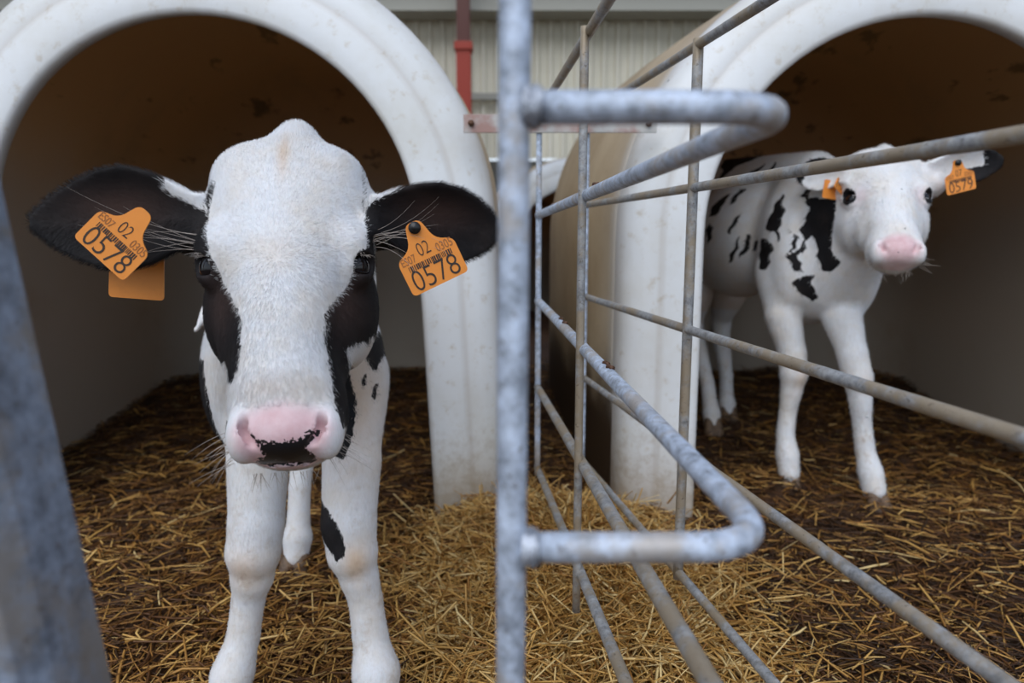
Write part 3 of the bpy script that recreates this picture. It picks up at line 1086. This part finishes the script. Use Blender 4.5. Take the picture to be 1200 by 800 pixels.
def ear_coords(V, e):
    base, Ld, Wd, Nd = e
    p = V - base
    return p @ Ld, p @ Wd, p @ Nd

def eyeballs(calf, W, R, s):
    for q in (-1, 1):
        c = W(q * .0690, .002, -.041)
        d = np.array([q * .76, .02, .64]); d /= np.linalg.norm(d)
        r_ = 0.0195 * s
        V, F = [], []
        nu, nv = 32, 20
        for i in range(nv + 1):
            for j in range(nu):
                th = math.pi * i / nv; ph = 2 * math.pi * j / nu
                V.append(c + r_ * np.array([math.sin(th) * math.cos(ph), math.sin(th) * math.sin(ph), math.cos(th)]))
        for i in range(nv):
            for j in range(nu):
                F.append((i * nu + j, i * nu + (j + 1) % nu, (i + 1) * nu + (j + 1) % nu, (i + 1) * nu + j))
        o = new_mesh_obj('eye', V, F, M['eye'])
        rebase(calf, o)

def finish_body(name, fld, calf):
    V, F = fld.mesh()
    me = fast_mesh(name, V, F, 4)
    me.materials.append(M['coat'])
    Nn = np.empty(len(V) * 3, np.float32)
    me.vertices.foreach_get('normal', Nn)
    Nn = Nn.reshape(-1, 3).astype(float)
    o = bpy.data.objects.new(name, me); COL.objects.link(o)
    rebase(calf, o)
    return V, F, Nn, me, o

def gauss(V, c, r):
    return np.exp(-(((V - np.array(c)) / np.array(r)) ** 2).sum(1))

def smooth01(x, a, b_):
    t = np.clip((x - a) / (b_ - a), 0, 1)
    return t * t * (3 - 2 * t)

# ---- the near calf ----------------------------------------------------
def near_calf():
    calf = empty('calf', (-0.33, 1.05, 0))
    tag(calf, 'black-and-white calf facing the camera close up, black ears with orange tags', 'calf', 'calves')
    O = np.array([-0.236, 0.700, 0.600]); R = frame(10, 18)
    fld = Field(axis_pts((-.62, -.55, .006), (-.55, -.0, .0028), (0, .04, .004)),
                axis_pts((.52, .86, .0026), (.86, .95, .004), (.95, 1.55, .008)),
                axis_pts((-.03, .36, .0048), (.36, .80, .0028)))
    # trunk, neck
    fld.ell((-.305, .99, .470), (.098, .13, .145), k=.025)
    fld.ell((-.360, 1.18, .545), (.116, .24, .160), k=.025)
    fld.ell((-.395, 1.37, .60), (.105, .13, .14), k=.025)
    fld.cone((-.310, .99, .66), (-.395, 1.38, .68), .050, .065, .025)
    fld.cone((-.250, .82, .61), (-.310, .98, .58), .056, .070, .025)
    fld.cone((-.265, .85, .52), (-.300, .93, .42), .048, .075, .025)
    fld.ell((-.225, .935, .435), (.046, .085, .110), k=.025)
    fld.ell((-.375, .935, .435), (.046, .085, .110), k=.025)
    for pts in (
        [((-.358, .93, .43), .052), ((-.330, .855, .335), .038), ((-.327, .83, .262), .0345), ((-.330, .822, .226), .0335), ((-.334, .824, .192), .0265),
         ((-.342, .826, .158), .0205), ((-.349, .820, .110), .0205), ((-.360, .806, .066), .0265), ((-.364, .788, .035), .023)],
        [((-.222, .93, .43), .050), ((-.208, .855, .335), .037), ((-.209, .83, .262), .0345), ((-.204, .822, .226), .0315), ((-.197, .824, .192), .0245),
         ((-.190, .826, .158), .0215), ((-.184, .820, .110), .0225), ((-.175, .806, .068), .0300), ((-.170, .788, .035), .025)],
        [((-.430, 1.33, .56), .080), ((-.435, 1.24, .42), .052), ((-.412, 1.31, .31), .033), ((-.400, 1.29, .27), .027), ((-.398, 1.225, .16), .020), ((-.397, 1.205, .10), .021),
         ((-.397, 1.195, .075), .027), ((-.397, 1.185, .045), .023)],
        [((-.355, 1.35, .56), .075), ((-.315, 1.27, .42), .050), ((-.296, 1.35, .31), .033), ((-.298, 1.33, .27), .027), ((-.300, 1.28, .16), .020), ((-.300, 1.265, .10), .021),
         ((-.300, 1.255, .075), .026), ((-.300, 1.245, .045), .023)]):
        fld.chain(pts, .012)
    # tail
    fld.chain([((-.378, 1.46, .67), .022), ((-.43, 1.44, .60), .016), ((-.50, 1.32, .53), .012), ((-.538, 1.21, .495), .013), ((-.552, 1.18, .462), .004)], .012)
    W = build_head(fld, O, R, 1.0, .008)
    # ear roots and ears
    fld.cone(W(-.070, .066, -.085), W(-.105, .056, -.078), .032, .026, .02)
    fld.cone(W(.070, .070, -.085), W(.105, .062, -.078), .034, .026, .02)
    eL = ear_fn(fld, (-.340, .748, .643), (-.183, -.022, -.006), (.0, .1, 1), .170, .055, .020, prof=[(-.1, .42), (0, .46), (.12, .66), (.25, .88), (.40, 1.0), (.55, .95), (.70, .78), (.83, .56), (.93, .32), (1.0, .10), (1.05, 0)])
    eR = ear_fn(fld, (-.150, .768, .648), (.135, .060, -.022), (.02, -.1, 1), .150, .046, .020)
    V, F, Nn, me, body = finish_body('body', fld, calf)
    # hollow of the ear canals keeps dark; local head coordinates
    Q = (V - O) @ R.T
    x, u, f = Q.T
    left = [(-.074, .098), (-.075, .085), (-.079, .07), (-.077, .037), (-.070, .008), (-.059, -.019), (-.045, -.042), (-.034, -.065), (-.033, -.093), (-.036, -.118), (-.044, -.128),
            (-.052, -.118), (-.058, -.10), (-.075, -.105), (-.2, -.11), (-.2, .06), (-.094, .098)]
    right = [(.086, .094), (.082, .073), (.086, .038), (.085, .012), (.073, -.007), (.057, -.034), (.045, -.056), (.043, -.083), (.048, -.113), (.053, -.15), (.062, -.175), (.078, -.15),
             (.066, -.12), (.063, -.09), (.075, -.078), (.083, -.077), (.086, -.07), (.102, -.057), (.2, -.04), (.2, .055), (.10, .094)]
    headz = (V[:, 1] < 0.90) & (f > -.17)
    blk = np.maximum(poly_sd(x, u, left), poly_sd(x, u, right))
    blk = np.where(headz, blk, -0.05)
    # ears
    for e, ln in ((eL, .170), (eR, .150)):
        l, w, n = ear_coords(V, e)
        inear = (l > -.03) & (np.abs(w) < .075) & (np.abs(n) < .06) & (V[:, 1] < .88)
        sd = l + .012
        blk = np.where(inear & (l > -.02), np.maximum(blk, np.minimum(sd, .05)), blk)
    aw = np.abs(x)
    root_white = np.maximum(np.maximum(.068 + (aw - .09) * .55 - u, aw - .122), .082 - aw)
    blk = np.where(headz & (u > .05), np.minimum(blk, root_white), blk)
    # pale tuft between right ear and eye
    tuft = np.sqrt(((V - W(.098, .030, -.050)) ** 2).sum(1)) - .012
    blk = np.minimum(blk, tuft)
    for q in (-1, 1):
        eo = W(q * .0690, .002, -.041)
        dd = q * .76 * R[0] + .64 * R[2]
        dd /= np.linalg.norm(dd)
        rel = V - eo
        blk = np.maximum(blk, .0165 - np.linalg.norm(rel - np.outer(rel @ dd, dd), axis=1) - .05 * (rel @ dd < 0))
    # trunk patches (front view x, z) and leg patch
    tr = (V[:, 1] > .80) & ~((f > -.13) & (u > -.25))
    X, Z = V[:, 0], V[:, 2]
    pt = [[(-.196, .478), (-.180, .500), (-.170, .495), (-.181, .443), (-.188, .455)], [(-.196, .442), (-.190, .446), (-.191, .432), (-.195, .43)], [(-.184, .428), (-.179, .43), (-.180, .410), (-.184, .412)], [(-.222, .46), (-.207, .45), (-.201, .41), (-.202, .37), (-.210, .345), (-.226, .355)],
          [(-.44, .47), (-.396, .465), (-.390, .42), (-.388, .38), (-.380, .35), (-.40, .335), (-.44, .36)], [(-.368, .39), (-.358, .39), (-.360, .365), (-.368, .365)]]
    bp = np.max([poly_sd(X, Z, p) for p in pt], axis=0)
    lf = np.sin(V[:, 0] * 23 + 1) * np.sin(V[:, 1] * 17 + 2) + np.sin(V[:, 2] * 21 + V[:, 1] * 9)
    bp = np.where(V[:, 1] > 1.02, np.maximum(bp, (lf - .55) * .03), bp)
    bp = np.where(V[:, 0] < -.478, -.05, bp)
    blk = np.where(tr & (V[:, 2] > .33), np.maximum(blk, bp), blk)
    leg = poly_sd(X, Z, [(-.258, .296), (-.232, .290), (-.216, .274), (-.207, .257), (-.206, .236), (-.215, .228), (-.24, .248), (-.258, .262)])
    blk = np.where((V[:, 2] < .32) & (V[:, 1] < 1.0) & (V[:, 0] > -.26), leg, blk)
    blk = np.where((V[:, 2] < .32) & ((V[:, 1] > 1.0) | (V[:, 0] < -.26)), -.05, blk)
    # muzzle
    pk = poly_sd(x, u, [(-.028, -.160), (-.012, -.154), (.008, -.150), (.028, -.154), (.046, -.160), (.053, -.174), (.048, -.190), (.034, -.208), (.008, -.214), (-.020, -.208), (-.034, -.192), (-.036, -.174)])
    pnk = smooth01(pk, -.010, .010) * (f > -.005)
    sp = poly_sd(x, u, [(-.022, -.177), (-.010, -.183), (.008, -.186), (.022, -.183), (.038, -.174), (.042, -.178), (.036, -.186), (.029, -.192), (.036, -.200), (.034, -.208), (-.016, -.208), (-.022, -.203), (-.010, -.197), (-.014, -.189)])
    spk = smooth01(sp, -.006, .007) * 2.4 - .75
    pnk = np.maximum(pnk, (u < -.2065) * (f > -.005) * (np.abs(x - .008) < .035) * .8)
    spk = np.where((f > .0) & (u < -.155), spk, -2)
    stn = .65 * gauss(V, (-.205, .86, .42), (.040, .08, .10)) + .55 * gauss(V, (-.334, .79, .215), (.024, .03, .026)) + .75 * gauss(V, (-.193, .79, .225), (.015, .03, .024))
    stn += .30 * gauss(Q, (0.0, -.135, .03), (.035, .014, .04)) + .5 * gauss(Q, (0.000, .118, -.02), (.006, .032, .04)) + .15 * gauss(Q, (0, 0, .01), (.015, .02, .03))
    warm = np.zeros(len(V))
    for e, ln in ((eL, .170), (eR, .150)):
        l, w, n = ear_coords(V, e)
        warm += np.exp(-(((l - ln * .45) / (ln * .28)) ** 2 + ((w - .012) / .020) ** 2)) * (np.abs(n) < .05)
    warm += .8 * gauss(Q, (.062, -.040, -.02), (.022, .035, .05)) + .7 * gauss(Q, (-.062, -.040, -.02), (.022, .035, .05))
    attrs = dict(blk=blk, pnk=pnk, stn=np.clip(stn, 0, 1), spk=spk, warm=np.clip(warm, 0, 1))
    for k_, v_ in attrs.items():
        set_attr(me, k_, v_)
    # fur ------------------------------------------------------------
    flow = np.zeros_like(V)
    whorl = W(0, -.005, .01)
    radial = V - whorl
    head = (V[:, 1] < .87) & (u > -.25) & (f > -.16) & (V[:, 2] > .36)
    flow[:] = (0, .4, -1)
    flow[head] = radial[head] / (np.linalg.norm(radial[head], axis=1)[:, None] + 1e-6)
    length = np.full(len(V), .006)
    length[V[:, 2] < .36] = .004
    length[head] = .0055
    top = smooth01(u, .08, .15) * head
    length += top * .006
    length[(f > .0) & (u < -.15) & head] = .0025
    lift = np.full(len(V), .38); lift[head] = .30
    wgt = np.where(head, 1.0, .35)
    wgt[(pnk > .5)] = 0
    for e, ln in ((eL, .170), (eR, .150)):
        l, w, n = ear_coords(V, e)
        inear = (l > .0) & (np.abs(w) < .07) & (np.abs(n) < .06) & (V[:, 1] < .90)
        flow[inear] = (e[1] + np.outer(np.sign(w[inear]), e[2])[:, :] * .9)
        length[inear] = .0075
        lift[inear] = .45
        wgt[inear] = 1.1
    hide = (V[:, 1] > 1.02)
    wgt[hide] *= .25
    ne = np.zeros(len(V), bool)
    for q in (-1, 1):
        ne |= np.linalg.norm(V - W(q * .083, .002, -.028), axis=1) < .019
    wgt[ne] = 0
    wgt[(np.abs(Q[:, 0]) > 0) & head & (u < -.155) & (f > .02)] = 0
    fur('short_fur', V, Nn, F, attrs, wgt, length, flow, lift, 260000, calf, 21, 0.00017)
    eyeballs(calf, W, R, 1.0)
    # whiskers, brow hairs, ear hairs
    r = np.random.default_rng(5)
    cs = []
    for k in range(12):
        q0 = W(.086 + r.uniform(0, .012), .030 + r.uniform(-.006, .012), -.038)
        d = np.array([.05 + r.uniform(0, .06), -.015 + r.uniform(-.02, .01), r.uniform(-.005, .030)])
        bz, by = r.uniform(-.045, .03), r.uniform(-.02, .02)
        cs.append([q0 + d * t * r.uniform(.995, 1.0) + np.array([0, by * t * t, bz * t * t]) for t in np.linspace(0, 1, 9)])
    for k in range(11):
        q0 = W(-.084 - r.uniform(0, .012), .026 + r.uniform(-.006, .012), -.038)
        d = np.array([-.05 - r.uniform(0, .06), -.015 + r.uniform(-.02, .01), r.uniform(-.005, .030)])
        bz, by = r.uniform(-.035, .035), r.uniform(-.02, .02)
        cs.append([q0 + d * t * r.uniform(.995, 1.0) + np.array([0, by * t * t, bz * t * t]) for t in np.linspace(0, 1, 9)])
    for q in (-1, 1):
        for k in range(12):
            q0 = W(q * (.083 + r.uniform(-.006, .004)), .011 + r.uniform(-.002, .003), -.024)
            d = R[2] * .016 + R[0] * q * r.uniform(-.004, .012) - R[1] * .003
            cs.append([q0 + d * t - np.array([0, 0, .004]) * t * t for t in np.linspace(0, 1, 5)])
        for k in range(16):
            q0 = W(q * (.046 + r.uniform(-.006, .004)), -.170 - r.uniform(0, .035), -.004 + r.uniform(-.02, .012))
            d = np.array([q * r.uniform(.015, .045), -.01, -r.uniform(.0, .022)])
            cs.append([q0 + d * t - np.array([0, 0, .008]) * t * t for t in np.linspace(0, 1, 6)])
    for k in range(26):
        q0 = W(r.uniform(-.03, .035), -.214, -.012 + r.uniform(-.02, .02))
        d = np.array([r.uniform(-.006, .012), -.004, -r.uniform(.008, .020)])
        cs.append([q0 + d * t for t in np.linspace(0, 1, 4)])
    strands('whiskers', cs, .00034, M['whisker'], calf)
    # hooves
    for p, td, rr in (((-.366, .775, .030), (-.1, -1), .030), ((-.168, .775, .030), (.1, -1), .030), ((-.397, 1.178, .040), (0, -1), .028), ((-.300, 1.238, .040), (0, -1), .028)):
        hoof_mesh(calf, p, td, rr)
    # tags
    ear_tag(calf, tag_matrix((-.0765, .742, .5720), 25, 10), '0578', sc=1.1)
    ear_tag(calf, tag_matrix((-.4150, .690, .6000), -46, 6), '0578', stud=False, sc=1.04)
    ear_tag(calf, tag_matrix((-.4230, .768, .5535), -5, 5), '', blank=True)
    return calf

# ---- the far calf ------------------------------------------------------
def far_calf():
    calf = empty('calf', (0.70, 1.80, 0))
    tag(calf, 'white calf with small black patches standing inside the right hutch, head turned', 'calf', 'calves')
    O = np.array([0.772, 1.420, 0.720]); R = frame(-17.5, 33); s = .90
    fld = Field(axis_pts((.36, .62, .007), (.62, 1.06, .0042)),
                axis_pts((1.22, 1.56, .0042), (1.56, 2.42, .008)),
                axis_pts((-.03, .40, .0065), (.40, .94, .0045)))
    fld.ell((.735, 1.72, .59), (.120, .14, .185), k=.03)
    fld.ell((.655, 1.98, .63), (.135, .26, .175), k=.03)
    fld.ell((.585, 2.20, .68), (.125, .13, .16), k=.03)
    fld.cone((.735, 1.70, .775), (.585, 2.22, .80), .055, .06, .04)
    fld.cone((.770, 1.50, .74), (.740, 1.68, .66), .070, .115, .05)
    fld.cone((.775, 1.52, .62), (.760, 1.62, .52), .062, .085, .05)
    fld.ell((.660, 1.66, .56), (.050, .085, .13), k=.03)
    fld.ell((.800, 1.62, .56), (.050, .085, .13), k=.03)
    for pts in (
        [((.655, 1.68, .54), .058), ((.655, 1.645, .44), .042), ((.678, 1.632, .35), .033), ((.682, 1.622, .300), .0325), ((.680, 1.625, .258), .0255), ((.676, 1.630, .20), .0205),
         ((.673, 1.628, .145), .0215), ((.676, 1.615, .095), .027), ((.678, 1.605, .055), .025)],
        [((.775, 1.63, .54), .058), ((.768, 1.58, .44), .042), ((.785, 1.555, .36), .033), ((.797, 1.545, .305), .0325), ((.806, 1.545, .260), .0255), ((.818, 1.548, .19), .0205),
         ((.828, 1.545, .130), .0215), ((.838, 1.532, .080), .027), ((.843, 1.522, .045), .026)],
        [((.560, 2.20, .62), .09), ((.560, 2.10, .46), .058), ((.575, 2.17, .36), .036), ((.585, 2.15, .30), .028), ((.607, 2.08, .18), .021), ((.612, 2.06, .12), .022), ((.614, 2.045, .09), .027), ((.614, 2.035, .06), .024)],
        [((.66, 2.22, .62), .085), ((.69, 2.16, .46), .055), ((.69, 2.24, .36), .034), ((.69, 2.23, .30), .028), ((.70, 2.19, .18), .021), ((.70, 2.18, .12), .022), ((.70, 2.17, .09), .027), ((.70, 2.16, .07), .024)]):
        fld.chain(pts, .014)
    fld.chain([((.548, 2.31, .77), .026), ((.54, 2.35, .66), .020), ((.545, 2.36, .50), .018), ((.55, 2.35, .40), .010)], .012)
    W = build_head(fld, O, R, s, 0.0, .016)
    fld.cone(W(-.070, .070, -.085), W(-.105, .066, -.085), .030, .024, .02)
    fld.cone(W(.070, .070, -.085), W(.105, .066, -.080), .030, .024, .02)
    eL = ear_fn(fld, (.700, 1.475, .752), (-.062, .085, .012), (-.03, .1, 1), .115, .036, .014, .005)
    eR = ear_fn(fld, (.880, 1.475, .765), (.165, .012, .018), (-.03, -.15, 1), .165, .040, .016, .005)
    V, F, Nn, me, body = finish_body('body', fld, calf)
    Q = ((V - O) @ R.T) / s
    x, u, f = Q.T
    head = (V[:, 1] < 1.62) & (f > -.15) & (u > -.24)
    blk = np.full(len(V), -.05)
    pts = {
        'saddle': [(.362, .776), (.427, .839), (.46, .90), (.36, .90), (.27, .86), (.257, .837), (.295, .834), (.331, .822), (.352, .798)],
        'b': [(.256, .78), (.251, .805), (.213, .815), (.218, .796), (.239, .779)], 'c': [(.180, .786), (.179, .806), (.148, .786)],
        'd': [(.234, .709), (.246, .74), (.23, .742), (.223, .72)], 'e': [(.324, .675), (.303, .712), (.273, .741), (.26, .737), (.261, .704), (.288, .677)],
        'f': [(.217, .642), (.207, .678), (.197, .689), (.196, .662), (.209, .642)], 'g': [(.313, .599), (.31, .656), (.274, .652), (.287, .618)],
        'h': [(.234, .557), (.207, .594), (.188, .636), (.195, .582), (.22, .56)], 'i': [(.187, .567), (.169, .624), (.156, .624), (.165, .577)],
        'j': [(.151, .583), (.139, .618), (.117, .612), (.132, .583)], 'k': [(.085, .545), (.108, .615), (.05, .613), (.040, .585), (.060, .543)],
        'l': [(.082, .651), (.077, .69), (.060, .728), (.044, .714), (.027, .65), (.029, .613), (.040, .634), (.06, .635)],
        'm': [(-.002, .589), (.0, .65), (-.008, .629), (-.009, .602)],
        'shoulder': [(-.029, .691), (-.016, .728), (-.02, .76), (.03, .83), (-.02, .86), (-.12, .84), (-.20, .78), (-.22, .68), (-.178, .600), (-.150, .575), (-.119, .562), (-.113, .583), (-.079, .551), (-.058, .555), (-.047, .597),
                     (-.029, .623), (-.018, .602), (-.014, .618), (-.020, .650)],
        'o': [(-.005, .586), (-.018, .604), (-.025, .586), (-.020, .543), (-.010, .554)], 'p': [(-.014, .505), (-.018, .533), (-.033, .544), (-.042, .495), (-.018, .480)]}
    l, w, n = ear_coords(V, eL)
    inner_ear = (l > -.02) & (np.abs(w) < .05) & (np.abs(n) < .03) & (V[:, 1] < 1.60)
    wz = V[:, 2] + .005 * np.sin(V[:, 0] * 90 + 1) + .004 * np.sin(V[:, 2] * 130 + V[:, 1] * 60)
    sx = (V[:, 0] - .74) * -.3 + (V[:, 1] - 1.62) * .954 + .005 * np.sin(V[:, 2] * 95) + .003 * np.sin(V[:, 2] * 210 + 2)
    bp = np.max([poly_sd(sx, wz, p) for p in pts.values()], axis=0)
    skull = (f > -.150) & (u > -.235) & (np.abs(x) < .104)
    skull |= (V[:, 0] > .84) & (V[:, 1] < 1.60) & (V[:, 2] > .62)
    skull |= inner_ear
    blk = np.where(~skull & (V[:, 2] > .44), bp, blk)
    for q in (-1, 1):
        eo = W(q * .0690, .002, -.041)
        dd = q * .76 * R[0] + .64 * R[2]
        dd /= np.linalg.norm(dd)
        rel = V - eo
        blk = np.maximum(blk, .0165 - np.linalg.norm(rel - np.outer(rel @ dd, dd), axis=1) - .05 * (rel @ dd < 0))
    # ears: dark rims
    l, w, n = ear_coords(V, eR)
    inr = (l > .01) & (np.abs(w) < .06) & (np.abs(n) < .05) & (V[:, 0] > .87) & (V[:, 1] < 1.60)
    dk = np.maximum(l - .122 + np.abs(w) * .4, np.maximum(-w - .028, -.05 + 0 * w))
    dk = np.where((l > .09) | (w > .03), dk, -.02)
    blk = np.where(inr, np.maximum(dk, np.maximum(np.where(w > .030, w - .030, -.05), np.minimum(-.016 - w + .10 * l, l - .050))), blk)
    l, w, n = ear_coords(V, eL)
    inl = (l > .02) & (np.abs(w) < .05) & (np.abs(n) < .04) & (V[:, 0] < .71) & (V[:, 1] < 1.64)
    blk = np.where(inl, np.where((w > .012) | (l > .09), .01, -.01), blk)
    pk = ((x / .040) ** 2 + ((u + .178) / .032) ** 2) - 1
    pnk = smooth01(-pk, -.8, .7) * (f > -.01)
    for q in (-1, 1):
        pnk += .40 * np.exp(-(((x - q * .062) / .016) ** 2 + ((u + .006) / .020) ** 2)) * (f > -.06)
    pnk += .55 * inr * np.exp(-((w / .018) ** 2 + ((l - .07) / .05) ** 2))
    stn = .5 * gauss(V, (.69, 1.59, .285), (.02, .03, .03)) + .25 * gauss(V, (.80, 1.51, .30), (.02, .03, .02)) + .35 * smooth01(-V[:, 2], -.50, -.44) * (V[:, 1] > 1.78) * (V[:, 2] > .40)
    stn = stn + .25 * inr * np.exp(-(((w - .006) / .014) ** 2 + ((l - .08) / .05) ** 2))
    spk = np.full(len(V), -2.0)
    for c, r_ in (((.012, -.130, .03), .007), ((-.004, -.190, .05), .005), ((.015, .095, .0), .008), ((.018, -.010, .01), .006)):
        spk = np.maximum(spk, 1.0 - 1.6 * (np.linalg.norm(Q[:, :2] - np.array(c[:2]), axis=1) / r_) * (f > -.04) - 3 * (f < -.04))
    for c, r_ in (((.686, 1.59, .318), .014), ((.815, 1.52, .215), .008), ((.83, 1.51, .165), .006)):
        spk = np.maximum(spk, 1.0 - 1.2 * np.linalg.norm((V - np.array(c)) * np.array([1, .4, 1]), axis=1) / r_)
    attrs = dict(blk=blk, pnk=np.clip(pnk, 0, 1), stn=np.clip(stn, 0, 1), spk=spk, warm=np.zeros(len(V)))
    for k_, v_ in attrs.items():
        set_attr(me, k_, v_)
    flow = np.zeros_like(V); flow[:] = (-.2, .6, -.8)
    flow[head] = (V[head] - W(0, 0, .01)); flow[head] /= np.linalg.norm(flow[head], axis=1)[:, None] + 1e-6
    length = np.full(len(V), .009); lift = np.full(len(V), .35)
    wgt = np.ones(len(V)); wgt[pnk > .6] = 0; wgt[(f > .02) & head & (u < -.15)] = 0
    for q in (-1, 1):
        wgt[np.linalg.norm(V - W(q * .083, .002, -.028), axis=1) < .018 * s] = 0
    fur('short_fur', V, Nn, F, attrs, wgt, length, flow, lift, 60000, calf, 22, 0.0004)
    eyeballs(calf, W, R, s)
    r = np.random.default_rng(8); cs = []
    for q in (-1, 1):
        for k in range(10):
            q0 = W(q * (.046 + r.uniform(-.006, .004)), -.175 - r.uniform(0, .03), 0)
            d = np.array([q * r.uniform(.01, .03), -.01, -r.uniform(.0, .02)])
            cs.append([q0 + d * t for t in np.linspace(0, 1, 4)])
    for k in range(16):
        q0 = W(r.uniform(-.03, .03), -.214, -.012 + r.uniform(-.02, .02))
        cs.append([q0 + np.array([r.uniform(-.006, .006), -.004, -r.uniform(.008, .020)]) * t for t in np.linspace(0, 1, 3)])
    strands('whiskers', cs, .0004, M['whisker'], calf)
    for p, td, rr in (((.678, 1.600, .042), (-.05, -1), .026), ((.845, 1.514, .035), (.25, -1), .027), ((.614, 2.028, .070), (0, -1), .027), ((.70, 2.155, .075), (0, -1), .027)):
        hoof_mesh(calf, p, td, rr)
    ear_tag(calf, tag_matrix((.9190, 1.425, .7150), 14, 0), '0579', '07', stud=True)
    ear_tag(calf, tag_matrix((.6830, 1.495, .7050), -6, 20), '', blank=True, sc=.75)
    ear_tag(calf, tag_matrix((.6900, 1.475, .7200), -30, 30), '0579', '07', stud=False, sc=.62)
    return calf
near_calf()
far_calf()
